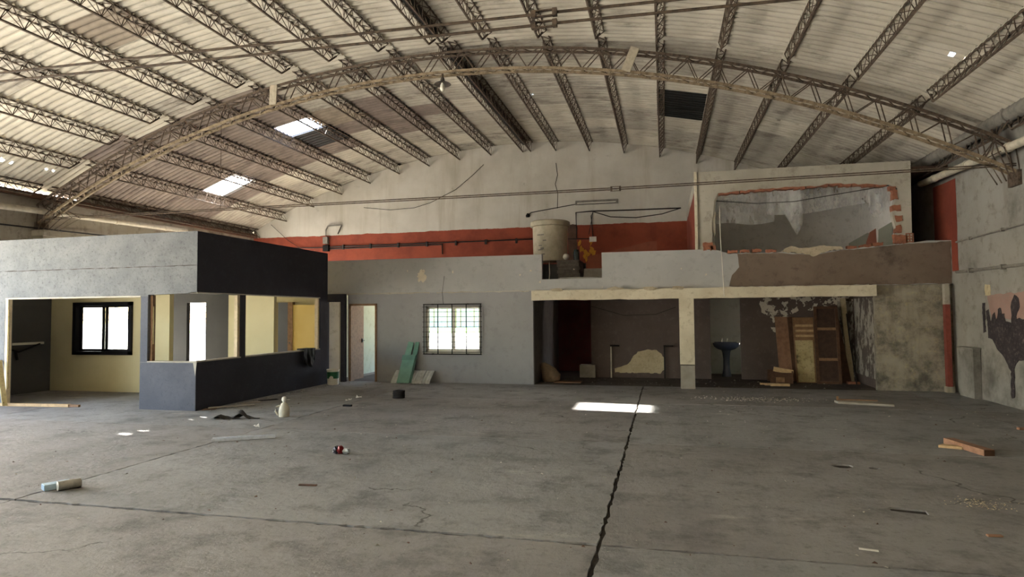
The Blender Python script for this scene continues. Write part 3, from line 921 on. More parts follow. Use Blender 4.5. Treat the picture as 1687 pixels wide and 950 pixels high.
# mint room behind the doorway
wall('wall_mint', [rect(15.2, YG, 0, 2.2)], XP(-8.4), .1, 'mint', 'mint green side wall inside the doorway')
d2 = thing('door_2', 'worn brown door standing open in the mint room doorway', 'door', (-7.72, 14.6, 0))
d2l = MB().box(-7.76, -7.72, 14.68, 15.25, .02, 1.9).build('door_leaf', 'wood_mid', d2)
MB().box(-7.72, -7.70, 15.15, 15.19, .95, 1.05).build('lock_plate', 'iron', d2l)
MB().tube([(-7.70, 15.17, 1.0), (-7.66, 15.17, 1.0), (-7.66, 15.08, 1.0)], .01, 6).build('door_handle', 'iron', d2l)
struct(d2)
fr = MB(); fr.box(-7.76, -7.71, 14.53, 14.72, 0, 1.95); fr.box(-7.05, -7.0, 14.53, 14.72, 0, 1.95); fr.box(-7.76, -7.0, 14.53, 14.72, 1.90, 1.95)
o = fr.build('trim_4', 'wood_mid'); struct(o, 'worn brown timber frame of the mint room doorway', 'trim')
# barred window
w2 = thing('window_2', 'barred window showing the bright yard in the grey wall', 'window', (-5.0, YF, .72))
mbw = MB(); mbw.box(-5.70, -5.64, YF + .04, YF + .12, .76, 1.87); mbw.box(-4.35, -4.29, YF + .04, YF + .12, .76, 1.87); mbw.box(-5.7, -4.29, YF + .04, YF + .12, .74, .82); mbw.box(-5.7, -4.29, YF + .04, YF + .12, 1.80, 1.87); mbw.box(-5.03, -4.97, YF + .05, YF + .11, .78, 1.84)
mbw.build('window_frame', 'white', w2)
MB().box(-5.66, -5.0, YF + .07, YF + .076, .8, 1.82).build('pane', 'glass', w2)
MB().box(-5.0, -4.33, YF + .09, YF + .096, .8, 1.82).build('pane', 'glass', w2)
MB().box(-5.74, -4.26, YF - .01, YF + .15, .70, .745).build('sill', 'cream_wall', w2)
for k in range(10):
    z = .60 + .70 + (k - 4.5) * .122
    MB().tube([(-5.76, YF - .06, z), (-4.24, YF - .06, z)], .007, 6).build('bar', 'iron', w2)
for k in range(5):
    x = -5.72 + 1.45 * k / 4
    MB().box(x - .011, x + .011, YF - .075, YF - .06, .70, 1.92).build('grille_upright', 'iron', w2)
for z in (.70, 1.91):
    MB().box(-5.74, -4.25, YF - .075, YF - .06, z - .012, z + .012).build('grille_rail', 'iron', w2)
for x, z in ((-5.5, .70), (-4.6, .70), (-5.5, 1.91), (-4.6, 1.91)):
    MB().box(x - .02, x + .02, YF - .07, YF, z - .015, z + .015).build('grille_lug', 'iron', w2)
struct(w2)
# room behind the barred window
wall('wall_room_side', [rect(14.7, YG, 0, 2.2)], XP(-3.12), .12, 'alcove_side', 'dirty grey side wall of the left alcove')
# slab above the ground floor rooms
wall('ceiling_mezzanine', [[(-8.4, YF + .02), (XR, YF + .02), (XR, YG), (-8.4, YG)]], ZP(2.2), .2, 'slab_soffit', 'concrete mezzanine slab over the back rooms', 'ceiling')
# alcoves
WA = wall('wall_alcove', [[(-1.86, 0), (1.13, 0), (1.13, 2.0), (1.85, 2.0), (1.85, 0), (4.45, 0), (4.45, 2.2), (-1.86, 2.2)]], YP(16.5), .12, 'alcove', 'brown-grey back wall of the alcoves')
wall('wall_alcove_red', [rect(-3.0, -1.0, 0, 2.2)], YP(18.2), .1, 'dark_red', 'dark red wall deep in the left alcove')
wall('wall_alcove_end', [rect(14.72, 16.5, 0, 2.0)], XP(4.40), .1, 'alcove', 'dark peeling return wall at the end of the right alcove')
WS = wall('wall_stained', [[(4.32, 0), (XR, 0), (XR, 2.22), (4.32, 2.2)]], YP(14.62), .12, 'stained', 'mould stained plaster wall at the right of the alcoves')
wall('wall_washroom', [rect(.9, 2.3, 0, 2.2)], YP(17.9), .1, 'washroom', 'mint washroom wall behind the pedestal sink')
wall('wall_washroom_side', [rect(16.6, 17.9, 0, 2.2), rect(16.8, 17.75, .7, 2.05)], XP(2.15), .1, 'washroom', 'mint side wall of the washroom')  # unseen opening added to let daylight into the washroom
wall('wall_washroom_left', [rect(16.6, 17.9, 0, 2.2)], XP(.9), .1, 'washroom', 'dim left side wall of the washroom')
patch('bare_plaster', [(-1.26, .13), (-1.27, .22), (-.95, .33), (-.85, .42), (-.80, .54), (-.66, .66), (-.4, .72), (-.2, .71), (-.07, .62), (.02, .45), (.0, .22), (-.1, .12)], YP(16.499), 'cream_patch', WA, step=.05, amp=.012)
patch('peeling_patch', [(2.3, 1.92), (2.35, 1.66), (2.5, 1.55), (2.58, 1.2), (2.75, 1.1), (2.8, 1.45), (3.1, 1.62), (3.6, 1.72), (4.35, 1.8), (4.4, 2.0), (3.2, 2.02), (2.4, 2.02)], YP(16.498), 'peel', WA, step=.06, amp=.02)
patch('peeling_patch', [(4.0, .2), (4.39, .1), (4.39, 1.9), (4.05, 1.9)], YP(16.497), 'peel_grey', WA)
patch('peeling_patch', rect(14.8, 16.4, .2, 1.95), XP(4.398), 'peel_grey', bpy.data.objects['wall_alcove_end'])
for x in (-1.34, -.0):
    t_ = thing('pipe_stub', 'vertical pipe with a bent top fixed to the alcove wall, ' + ('left of' if x < -1 else 'right of') + ' the bare patch', 'pipe', (x, 16.42, 0))
    MB().tube([(x, 16.42, 0), (x, 16.42, .80)], .018, 8).build('riser', 'pipe' if x < -1 else 'conduit', t_)
    MB().tube([(x - .02, 16.42, .82), (x + .22, 16.42, .82)], .022, 8).build('elbow_arm', 'conduit', t_)
# column and beam
colm = thing('column', 'cream concrete column standing between the two alcoves', 'column', (.49, 14.42, 0))
MB().box(.335, .645, 14.33, 14.6, .52, 1.98).build('shaft', 'beam', colm)
MB().box(.34, .64, 14.27, 14.6, 0, .50).build('plinth', 'concrete', colm)
MB().box(.345, .635, 14.36, 14.6, .50, .52).build('joint_band', 'joint', colm)
o = wall('trim_5', [jag(rect(-3.0, 4.28, 1.97, 2.2), .2, .008)], YP(14.36), .25, 'beam', 'long cream concrete beam above the alcoves', 'beam')

# ------------------------------------------------------------------ mezzanine parapet and broken upper room
PB = jag([(5.0, 3.06), (4.43, 3.02), (3.62, 2.96), (3.14, 2.88), (2.53, 2.95), (1.41, 2.95), (1.06, 3.06)], .07, .012, closed=False) + [(.75, 3.06)]
loop = [(-8.40, 2.2), (XR, 2.2), (XR, 3.09), (5.3, 3.10)] + PB + [(-1.37, 3.06), (-1.37, 2.47), (-2.78, 2.47), (-2.78, 3.06), (-8.40, 3.06)]
WP = wall('wall_parapet', [loop], YP(YF), .15, 'grey_parapet', 'grey painted mezzanine parapet with a notch by the tank')
patch('brown_render', [(1.6, 2.94), (1.62, 2.64), (1.48, 2.48), (1.42, 2.22), (3, 2.205), (XR - .02, 2.21), (XR - .02, 3.07), (5.05, 3.05), (4.4, 3.0), (3.6, 2.94), (3.14, 2.86), (2.5, 2.93)], YP(YF - .001), 'brown_plaster', WP, step=.08, amp=.01)
patch('cream_splash', blob(-5.8, 2.61, .11, .15, 22, .3), YP(YF - .001), 'beam', WP, step=.03, amp=.012)
for k in range(9):
    x = rng.uniform(-6.4, 1.2)
    patch('paint_fleck', blob(x, rng.uniform(2.25, 2.95), .018, .022, 7, .3), YP(YF - .001), 'beam', WP, step=.5)
ch = MB()
for x0, x1 in ((-8.3, -5.6), (-5.4, -3.1), (-2.95, .6), (.9, 4.2)):
    ch.prism([jag(rect(x0, x1, 2.185, 2.215), .12, .012, keep=False)], YP(YF - .012), .02)
o = ch.build('trim_6', 'cream_wall'); struct(o, 'chipped pale plaster line along the foot of the parapet', 'trim')
mr = MB()
for (x, z) in ((-1.05, 2.21), (-.3, 2.2), (.3, 2.2), (-2.4, 2.2)):
    mr.prism([blob(x, z, .16, .04, 12, .35)], YP(14.345), -.02)
mr.build('mortar_dab', 'mortar', bpy.data.objects['trim_5'])

hole = jag([(1.06, 3.06), (1.09, 3.74), (1.13, 4.14), (1.22, 4.30), (1.95, 4.34), (2.69, 4.36), (3.3, 4.35), (3.44, 4.39), (3.89, 4.36), (4.64, 4.30), (4.79, 4.21), (4.72, 3.9), (4.68, 3.77), (4.72, 3.43), (4.76, 3.2), (4.86, 3.06)], .08, .014, closed=False) + [(4.86, 3.06)]
UR = wall('wall_upper_room', [[(.75, 3.06)] + hole + [(5.03, 3.06), (5.05, 4.78), (.77, 4.80)]], YP(YF), .13, 'cream_wall', 'cream wall of the upper room with a broken-out opening')
wall('wall_upper_left', [rect(14.68, YG, 2.4, 4.8)], XP(.75), .12, 'cream_wall', 'left side wall of the upper room')
patch('red_paint_area', rect(14.7, YG - .05, 2.45, 4.48), XP(.749), 'red_paint', bpy.data.objects['wall_upper_left'], step=.2, amp=.01)
wall('wall_upper_right', [rect(14.68, 18.0, 2.4, 4.78)], XP(4.95), .1, 'pale_room', 'right side wall of the upper room')
wall('wall_upper_back', [rect(.87, 4.95, 2.4, 4.75)], YP(17.8), .1, 'pale_room', 'pale back wall inside the upper room')
o = MB().box(.71, .77, 14.50, 14.56, 3.06, 4.80).build('trim_7', 'beam'); struct(o, 'pale corner bead of the upper room wall', 'trim')
# exposed hollow bricks in the broken opening
def hollow_brick(x, y, z, w_, h_, label=None, rot=0.0, parent=UR, cores=False):
    b = MB()
    if cores:
        n = 3
        loops = [rect(-w_ / 2, w_ / 2, -h_ / 2, h_ / 2)]
        for i in range(2):
            for j in range(n):
                u0 = -w_ / 2 + .02 + i * (w_ - .02) / 2; v0 = -h_ / 2 + .02 + j * (h_ - .02) / n
                loops.append(rect(u0, u0 + (w_ - .06) / 2, v0, v0 + (h_ - .02) / n - .02))
        b.prism(loops, lambda u, v, d: (u, d, v), .14)
    else:
        lp = jag(rect(-w_ / 2, w_ / 2, -h_ / 2, h_ / 2), .05, .014, keep=False)
        b.prism([lp], lambda u, v, d: (u, d, v), .14)
    o = link('brick', b.mesh('brick'), parent, 'brick')
    o.location = (x, y, z); o.rotation_euler = (0, rot, 0)
    return o
for x, z, w_, h_ in ((4.74, 4.08, .10, .20), (4.75, 3.80, .17, .12), (4.80, 3.58, .13, .13), (4.78, 3.36, .11, .16), (4.82, 3.15, .24, .18), (4.70, 4.22, .12, .08), (.98, 3.13, .2, .16), (1.10, 3.08, .12, .1)):
    hollow_brick(x, YF - .016, z, w_, h_, rot=rng.uniform(-.08, .08))
hollow_brick(4.985, YF - .016, 3.17, .15, .19, cores=True)
edge = [(1.22, 4.30), (1.95, 4.34), (2.69, 4.36), (3.3, 4.35), (3.44, 4.39), (3.89, 4.36), (4.64, 4.30)]
def edge_z(x):
    for (xa, za), (xb, zb) in zip(edge[:-1], edge[1:]):
        if xa <= x <= xb:
            return za + (zb - za) * (x - xa) / (xb - xa)
    return 4.3
for k in range(15):
    x = 1.34 + .225 * k
    hollow_brick(x, YF + .012, edge_z(x) + .02, .215, rng.uniform(.10, .15), rot=rng.uniform(-.05, .05))
for x, z in ((1.5, 2.99), (1.75, 3.0), (2.0, 3.0), (2.3, 2.98), (3.9, 3.0), (4.15, 3.03), (4.4, 3.06)):
    hollow_brick(x, YF + .012, z, .2, .06, parent=WP)
rb = MB()
rb.prism([jag([(2.5, 2.96), (2.7, 3.06), (3.0, 3.03), (3.3, 3.06), (3.6, 3.05), (3.75, 2.98), (3.4, 2.94), (3.15, 2.84), (2.9, 2.9)], .05, .02, keep=False)], YP(YF - .02), .1)
rb.build('mortar_lump', 'mortar', WP)
rb = MB()
rb.prism([jag([(1.03, 3.1), (1.12, 3.1), (1.14, 3.5), (1.17, 4.1), (1.25, 4.3), (1.12, 4.28), (1.05, 3.8)], .06, .02, keep=False)], YP(YF + .02), .1)
rb.build('mortar_lump', 'stained', UR)
# plastic film hanging in the opening
def sheet_grid(x0, x1, ztop, zbot, y, amp, nu=24, nv=10, seed=1):
    r_ = random.Random(seed)
    ph = [r_.uniform(0, 6) for _ in range(6)]
    vs, fs = [], []
    for i in range(nu + 1):
        u = i / nu
        for j in range(nv + 1):
            v = j / nv
            zb_ = zbot(u) if callable(zbot) else zbot
            zt_ = ztop(u) if callable(ztop) else ztop
            dy = amp * (sin(9 * u + ph[0] + 2 * v) + .6 * sin(23 * u + ph[1] - 3 * v) + .4 * sin(14 * v + ph[2] + 5 * u)) * (.3 + .7 * v)
            vs.append((x0 + (x1 - x0) * u, y + dy, zt_ + (zb_ - zt_) * v))
    for i in range(nu):
        for j in range(nv):
            fs.append((i * (nv + 1) + j, (i + 1) * (nv + 1) + j, (i + 1) * (nv + 1) + j + 1, i * (nv + 1) + j + 1))
    return MB().add(vs, fs)
pf = thing('plastic_film', 'torn translucent plastic film hanging in the broken opening', 'plastic sheet', (2.9, 14.9, 4.3))
sheet_grid(1.12, 2.4, 4.42, lambda u: 3.62 + .03 * sin(7 * u), 14.70, .008, seed=3).build('film_sheet', 'film', pf, True)
sheet_grid(2.25, 4.5, 4.45, lambda u: 3.80 - .05 * sin(5 * u) + .12 * u, 14.715, .008, seed=5).build('film_sheet', 'film', pf, True)
sheet_grid(2.30, 2.95, 4.40, lambda u: 3.75 + .25 * sin(6 * u), 14.695, .012, 14, 10, 8).build('torn_strip', 'film', pf, True)
sheet_grid(2.72, 2.98, 3.9, lambda u: 3.32 + .5 * abs(u - .5), 14.695, .012, 8, 8, 9).build('torn_strip', 'film', pf, True)
sheet_grid(4.28, 4.55, 4.38, lambda u: 3.62 + .3 * abs(u - .5), 14.695, .012, 8, 8, 11).build('torn_strip', 'film', pf, True)
tag(MB().tube([(1.13, 14.64, 4.15), (2.0, 14.64, 4.05), (2.8, 14.64, 4.05), (3.7, 14.64, 4.17), (4.70, 14.62, 4.30)], .01, 6).build('sagging_cable', 'wire'), 'dark sagging cable across the broken opening', 'cable')
for lab, mat, q in (('grey-green panel leaning lowest in the upper room corner', 'panel_green', [(4.12, 2.45), (4.12, 3.2), (4.5, 3.42), (4.6, 3.4), (4.6, 2.45)]),
                    ('brown-red curved board between two grey panels upstairs', 'panel_red', [(4.42, 2.45), (4.44, 3.2), (4.52, 3.42), (4.64, 3.5), (4.66, 2.45)]),
                    ('tallest grey-green panel leaning by the broken brick jamb', 'panel_green', [(4.62, 2.45), (4.66, 3.46), (4.93, 3.62), (4.93, 2.45)])):
    yy = 15.6 - .12 * (1 if 'brown' in lab else 2 if 'tallest' in lab else 0)
    tag(MB().prism([q], YP(yy), .03).build('plasterboard_sheet', mat), lab, 'panel')
wall('passage_shade_cover', [[(5.06, 14.6), (XR, 14.6), (XR, YG), (5.06, YG)]], ZP(4.6), .06, 'wood_panel', 'added dark cover shading the passage beside the upper room', 'ceiling')  # cover added to keep light out of the passage
wall('passage_shade_wall', [rect(5.06, XR, 2.4, 4.6)], YP(17.2), .08, 'dark_red', 'added dark wall keeping the passage beside the upper room dim')  # dark wall added so that the passage looks unlit
o = tag(MB().lathe([(.06, 0), (.035, .05), (.014, .08), (.01, .16)], (5.2, 15.4, 4.44), 12).build('ceiling_bulb', 'bulb'), 'small white bulb in the dark passage beside the upper room', 'lamp')

# ------------------------------------------------------------------ mezzanine things
tk = thing('water_tank', 'round fibre-cement water tank with a rimmed lid on the mezzanine', 'tank', (-3.16, 17.9, 3.16))
tkb = MB().lathe([(.47, 0), (.49, .05), (.51, 1.0), (.51, 1.02)], (-3.16, 17.9, 3.16), 36).build('tank_body', 'tank', tk, True)
MB().lathe([(.50, 1.0), (.57, 1.01), (.57, 1.14), (.52, 1.17), (0.01, 1.19)], (-3.16, 17.9, 3.16), 36).build('tank_lid', 'tank', tk, True)
for k in range(9):
    a = -1.95 + rng.uniform(-.3, .3); z = 3.3 + rng.uniform(0, .75)
    p = Vector((-3.16 + .512 * cos(a), 17.9 + .512 * sin(a), z)); d = Vector((-sin(a), cos(a), 0))
    MB().bar(p - d * .05, p + d * .05, .008, .03).build('scuff', 'conduit_grey', tkb)
for side, x0 in (('left', -3.85), ('right', -2.86)):
    st = thing('tile_stack', 'stack of dark flat slabs under the %s side of the tank' % side, 'slab stack', (x0 + .3, 17.55, 2.4))
    for k in range(8):
        dx = rng.uniform(-.02, .02)
        MB().box(x0 + dx, x0 + (.62 if side == 'right' else .35) + dx, 17.3 if side == 'right' else 17.7, 18.3, 2.402 + .094 * k, 2.402 + .094 * k + .088).build('slab', 'stone_dark', st)
tag(MB().lathe([(.005, 0), (.05, .012), (.085, .06), (.09, .09), (.075, .14), (.04, .172), (.005, .18)], (-2.62, 17.35, 3.155), 16).build('float_ball', 'white', smooth=True), 'white ball resting on the dark slabs by the tank', 'ball')
tag(MB().box(-3.95, -2.2, 18.42, 18.46, 2.402, 3.14).build('black_backing', 'sheet_dark'), 'flat black backing closing the gap under the tank', 'sheet')  # flat black face behind the slab stacks
bt = thing('glass_jar', 'dark green cylindrical jar beside the white ball', 'jar', (-2.34, 17.42, 3.155))
MB().lathe([(.085, 0), (.088, .02), (.088, .22), (.07, .25), (.065, .26)], (-2.34, 17.42, 3.155), 18).build('jar_body', 'bottle_green', bt, True)
MB().lathe([(.07, .26), (.07, .285), (.01, .29)], (-2.34, 17.42, 3.155), 18).build('jar_lid', 'bottle_green', bt, True)
tag(MB().prism([[(-2.1, 2.42), (-1.35, 2.42), (-1.35, 2.86), (-2.05, 2.86)]], YP(16.8), .12).build('concrete_block', 'concrete'), 'pale concrete slab standing in the parapet notch', 'block')
tag(MB().prism([[(-2.05, 2.45), (-1.2, 2.45), (-1.2, 3.32), (-1.6, 3.32), (-2.02, 3.22)]], YP(17.3), .04).build('orange_board', 'orange_board'), 'short orange board standing behind the parapet notch', 'board')
tag(MB().prism([[(-1.7, 2.42), (-.15, 2.42), (-.15, 3.60), (-.35, 3.60), (-1.5, 3.34)]], YP(17.4), .05).build('orange_board', 'orange_board'), 'long orange board with a sloping top behind the parapet', 'board')
tag(MB().box(-2.35, -1.37, 14.5, 14.75, 2.47, 2.5).build('timber_strip', 'conduit_grey'), 'grey strip lying in the parapet notch', 'strip')
tag(MB().tube([(-3.05, 16.9, 2.4), (-3.02, 16.95, 2.75), (-3.04, 17.0, 3.1)], .012, 6).build('tank_outlet', 'pipe'), 'thin pale outlet pipe in the dark gap under the tank', 'pipe')
# gable fittings
GB = bpy.data.objects['wall_back']
patch('bare_brown_strip', [(-2.98, 2.5), (-2.7, 2.5), (-2.68, 4.55), (-2.98, 4.56)], YP(YG - .001), 'brown_strip', GB)
for k in range(12):
    patch('ochre_smear', blob(-2.62 + rng.uniform(0, .45), 3.4 + rng.uniform(0, .6), rng.uniform(.03, .07), rng.uniform(.05, .12), 9, .45), YP(YG - .001 - .001 * k), 'ochre', GB, step=.04, amp=.02)
for pts in ([(-3.35, 6.6), (-3.3, 6.2), (-3.38, 5.9), (-3.3, 5.6), (-3.32, 5.1)],):
    MB().path([(x_, YG - .002, z_) for x_, z_ in pts], .022, .004, (0, 1, 0)).build('wall_crack', 'joint', GB)
lt = thing('fluorescent_fitting', 'old unlit fluorescent fitting high on the gable wall', 'lamp', (-2.04, YG - .06, 5.2))
MB().box(-2.72, -1.36, YG - .05, YG, 5.17, 5.31).build('housing', 'conduit_grey', lt)
MB().tube([(-2.66, YG - .08, 5.22), (-1.42, YG - .08, 5.22)], .018, 8).build('tube', 'white', lt, True)
for x in (-2.70, -1.38):
    MB().box(x - .02, x + .02, YG - .1, YG, 5.18, 5.26).build('tube_holder', 'conduit_grey', lt)
ct = thing('cable_run', 'dark cable run with a drooping loop beside the junction box', 'cable', (-2.7, YG - .03, 4.9))
y = YG - .03
for nm, pts, r_ in (('cable', [(-2.7, y, 4.1), (-2.71, y, 4.93), (-2.2, y, 4.95), (-1.0, y, 4.93), (.58, y, 4.92)], .022), ('cable', [(-2.2, y, 4.95), (-1.6, y, 4.74), (-.8, y, 4.68), (0, y, 4.76), (.58, y, 4.92)], .016),
                    ('cable', [(-2.15, y, 4.93), (-2.22, y, 4.8), (-2.17, y, 4.1)], .016), ('cable', [(-2.16, y, 4.9), (-2.3, y, 4.2)], .01), ('cable', [(-3.0, y, 4.08), (-2.2, y, 4.06)], .016)):
    MB().tube(pts, r_, 6).build(nm, 'conduit', ct)
MB().box(-2.28, -2.06, YG - .08, YG, 3.96, 4.12).build('junction_box', 'white', ct)
tag(MB().tube([(-4.3, y, 4.9), (-4.2, y, 5.0), (-2.72, y, 5.2)], .014, 6).build('lamp_cable', 'wire'), 'dark cable leading to the fluorescent fitting', 'cable')
tag(MB().lathe([(.06, 0), (.07, .05), (.03, .12)], (-4.3, YG - .05, 4.85), 10).build('cable_socket', 'black'), 'black socket on the gable wall above the tank', 'socket')
cr = thing('conduit_run', 'pair of black conduits along the red band with clips', 'conduit', (-11.7, YG - .03, 4.1))
MB().tube([(-14.3, y, 4.13), (-11.7, y, 4.09)], .018, 6).build('conduit', 'conduit', cr)
MB().tube([(-11.7, y, 4.10), (-7.9, y, 4.11), (-3.7, y, 4.12)], .022, 6).build('conduit', 'conduit', cr)
MB().tube([(-11.7, y, 4.03), (-7.3, y, 4.05)], .022, 6).build('conduit', 'conduit', cr)
MB().tube([(-7.3, y, 4.08), (-7.29, y, 3.72)], .02, 6).build('conduit', 'conduit', cr)
for k in range(7):
    x = -11 + 1.05 * k
    MB().box(x - .03, x + .03, YG - .07, YG, 4.0, 4.16).build('clip', 'conduit', cr)
sp = thing('service_mast', 'bent dark service pipe with a grey box on the red band', 'pipe', (-11.67, YG - .06, 4.0))
y2 = YG - .06
MB().tube([(-11.67, y2, 4.3), (-11.67, y2, 4.72), (-11.6, y2, 4.84), (-11.3, y2, 4.86), (-11.05, y2, 4.86)], .026, 8).build('bent_pipe', 'conduit_grey', sp)
MB().tube([(-11.05, y2, 4.86), (-11.2, y2, 4.55)], .018, 6).build('pipe_end', 'conduit', sp)
MB().box(-11.76, -11.58, YG - .12, YG, 4.22, 4.46).build('meter_box', 'conduit_grey', sp)
MB().box(-11.76, -11.55, YG - .12, YG, 3.95, 4.17).build('switch_box', 'black', sp)
tag(MB().tube([(-5.8, YG - .05, 6.7), (-6.2, YG - .05, 6.35), (-6.8, YG - .05, 5.9), (-7.7, YG - .05, 5.5), (-8.3, YG - .05, 5.35), (-9.2, YG - .05, 5.32), (-10.2, YG - .05, 5.45)], .009, 5).build('loose_wire', 'wire'), 'thin loose wire drooping down the white gable wall', 'wire')
tag(MB().tube([(-13.9, YG - .05, 5.0), (-13.2, YG - .05, 4.4), (-12.7, YG - .05, 4.1)], .009, 5).build('loose_wire', 'wire'), 'short thin wire at the left end of the gable wall', 'wire')
tag(MB().tube([(1.24, 14.5, 4.0), (1.25, 14.49, 3.2), (1.28, 14.3, 2.0)], .008, 5).build('pull_cord', 'white'), 'pale cord hanging from the broken opening over the beam', 'cord')
tag(MB().tube([(-5.2, 14.52, 2.6), (-5.25, 14.51, 2.2), (-5.22, 14.5, 1.9)], .006, 5).build('hanging_wire', 'wire'), 'thin wire hanging above the barred window', 'wire')

# ------------------------------------------------------------------ pendant lamp on the arch
pl = thing('pendant_lamp', 'pendant lamp with a dark conical shade hanging from the arch', 'lamp', (-4.33, YA - .02, 6.2))
x, y = -4.33, YA - .02
MB().tube([(x, y, 6.6), (x, y, 6.5)], .02, 8).build('stem', 'steel', pl)
MB().lathe([(.03, 6.52), (.045, 6.47), (.045, 6.43)], (x, y, 0), 12).build('socket', 'lamp_shade', pl)
MB().lathe([(.045, 6.44), (.09, 6.42), (.16, 6.39), (.175, 6.375), (.17, 6.372), (.085, 6.405), (.04, 6.425)], (x, y, 0), 24, caps=False).build('shade', 'lamp_shade', pl, True)
MB().lathe([(.022, 6.41), (.045, 6.36), (.052, 6.31), (.045, 6.26), (.025, 6.235), (.004, 6.23)], (x, y, 0), 16).build('bulb', 'bulb', pl, True)

# ------------------------------------------------------------------ things in the alcoves
sk = thing('pedestal_sink', 'slate-blue pedestal sink in the dim washroom', 'sink', (1.56, 17.2, 0))
MB().lathe([(.13, 0), (.11, .06), (.085, .2), (.08, .45), (.10, .62), (.13, .7)], (1.56, 17.2, 0), 20).build('pedestal', 'sink', sk, True)
bz = MB().lathe([(.12, .68), (.2, .71), (.27, .77), (.30, .84), (.30, .87), (.27, .87), (.2, .80), (.05, .77), (.01, .77)], (0, 0, 0), 28, caps=False)
bz.v = [(1.56 + v[0] * 1.12, 17.15 + v[1] * .8, v[2]) for v in bz.v]
bz.build('basin', 'sink', sk, True)
skl = MB().box(1.28, 1.84, 17.32, 17.45, .80, .885).build('back_ledge', 'sink', sk)
for x in (1.47, 1.60):
    MB().tube([(x, 17.36, .88), (x, 17.36, .95), (x, 17.27, .96)], .014, 8).build('tap', 'chrome', skl, True)
def plank(name, label, cat, p, q, w_, t_, mat):
    return tag(MB().bar(p, q, w_, t_, (0, 1, .001)).build(name, mat), label, cat)
rd = thing('leaning_door', 'reddish narrow door leaning left of the louvred shutter', 'door', (2.85, 16.1, 0))
MB().prism([[(2.66, .02), (3.05, .02), (3.05, 1.53), (2.62, 1.54)]], lambda u, v, d: (u, 16.05 + .2 * v + d, v), .04).build('door_leaf', 'wood_red', rd)
MB().prism([[(2.95, .02), (3.05, .02), (3.05, 1.53), (2.9, 1.53)]], lambda u, v, d: (u, 16.03 + .2 * v + d, v), .02).build('stile', 'wood_dark', rd)
ls = thing('louvred_shutter', 'shutter with three louvres above flaking cream paint', 'shutter', (3.2, 15.95, 0))
fn_ = lambda u, v, d: (u, 15.92 + .22 * v + d, v)
MB().prism([[(3.0, .0), (3.43, .0), (3.46, 1.52), (3.0, 1.52)]], fn_, .04).build('shutter_board', 'wood_mid', ls); lsb = ls.children[0]
MB().prism([[(3.04, .02), (3.40, .02), (3.41, .98), (3.02, .98)]], lambda u, v, d: (u, 15.91 + .22 * v + d, v), .012).build('painted_panel', 'flaking', ls)
for k in range(3):
    z = 1.06 + .12 * k
    MB().prism([rect(3.04, 3.43, z, z + .05)], lambda u, v, d: (u, 15.86 + .22 * v + d, v), .06).build('louvre', 'wood', lsb)
pd = thing('panel_door', 'tall dark frame with three panels leaning in the right alcove', 'door', (3.65, 15.8, 0))
fn2 = lambda u, v, d: (u + .03 * v, 15.72 + .25 * v + d, v)
MB().prism([rect(3.43, 3.88, .03, 1.75)], lambda u, v, d: (u + .03 * v, 15.75 + .25 * v + d, v), .02).build('back_panel', 'wood_panel', pd)
for r_ in (rect(3.40, 3.46, 0, 1.78), rect(3.86, 3.92, 0, 1.78)):
    MB().prism([r_], fn2, .04).build('stile', 'wood_dark', pd)
for z in (0, .52, 1.22, 1.72):
    MB().prism([rect(3.46, 3.86, z, z + .06)], fn2, .04).build('cross_rail', 'wood_mid' if z in (.52, 1.22) else 'wood_dark', pd)
tag(MB().prism([[(3.9, 0), (4.18, 0), (4.0, 1.6), (3.92, 1.7)]], lambda u, v, d: (u, 15.95 + .2 * v + d, v), .03).build('leaning_plank', 'wood_dark'), 'dark tapering board leaning right of the panel door', 'board')
tag(MB().bar((4.24, 16.2, 0), (4.15, 16.4, 1.97), .11, .05, (0, 1, 0)).build('leaning_post', 'cream_patch'), 'cream rust-marked post leaning in the alcove corner', 'post')
tag(MB().tube([(4.22, 15.72, 0), (4.2, 16.1, 1.0), (4.2, 16.3, 1.6)], .014, 6).build('thin_rod', 'iron'), 'thin dark rod leaning by the cream post', 'rod')
tag(MB().box(4.05, 4.3, 15.75, 15.9, 0, .05).build('brick_piece', 'brick'), 'orange brick piece lying at the foot of the post', 'brick')
bx = thing('wooden_crate', 'broken wooden drawer box lying on the alcove floor', 'box', (2.6, 15.9, 0))
MB().box(2.36, 2.82, 15.85, 15.88, .02, .26).build('front_board', 'wood_dark', bx)
MB().box(2.82, 2.85, 15.85, 16.3, .02, .30).build('side_board', 'wood_dark', bx)
MB().box(2.36, 2.85, 16.27, 16.3, .02, .30).build('back_board', 'wood_dark', bx)
MB().bar((2.45, 15.95, .34), (2.86, 15.9, .27), .1, .1).build('loose_board', 'wood', bx)
MB().box(2.48, 2.66, 15.8, 15.84, .04, .16).build('drawer_front', 'wood_mid', bx)
for k, (x0, x1, z) in enumerate(((2.12, 2.42, .03), (2.2, 2.5, .10), (2.3, 2.7, .0))):
    tag(MB().box(x0, x1, 15.36 - .13 * k, 15.46 - .13 * k, z * .0, .035 + .01 * k).build('wood_offcut', 'wood'), 'pale offcut %s the broken drawer' % ('farthest left of', 'in front of', 'nearest, below')[k], 'wood')
bx.location.y -= .32
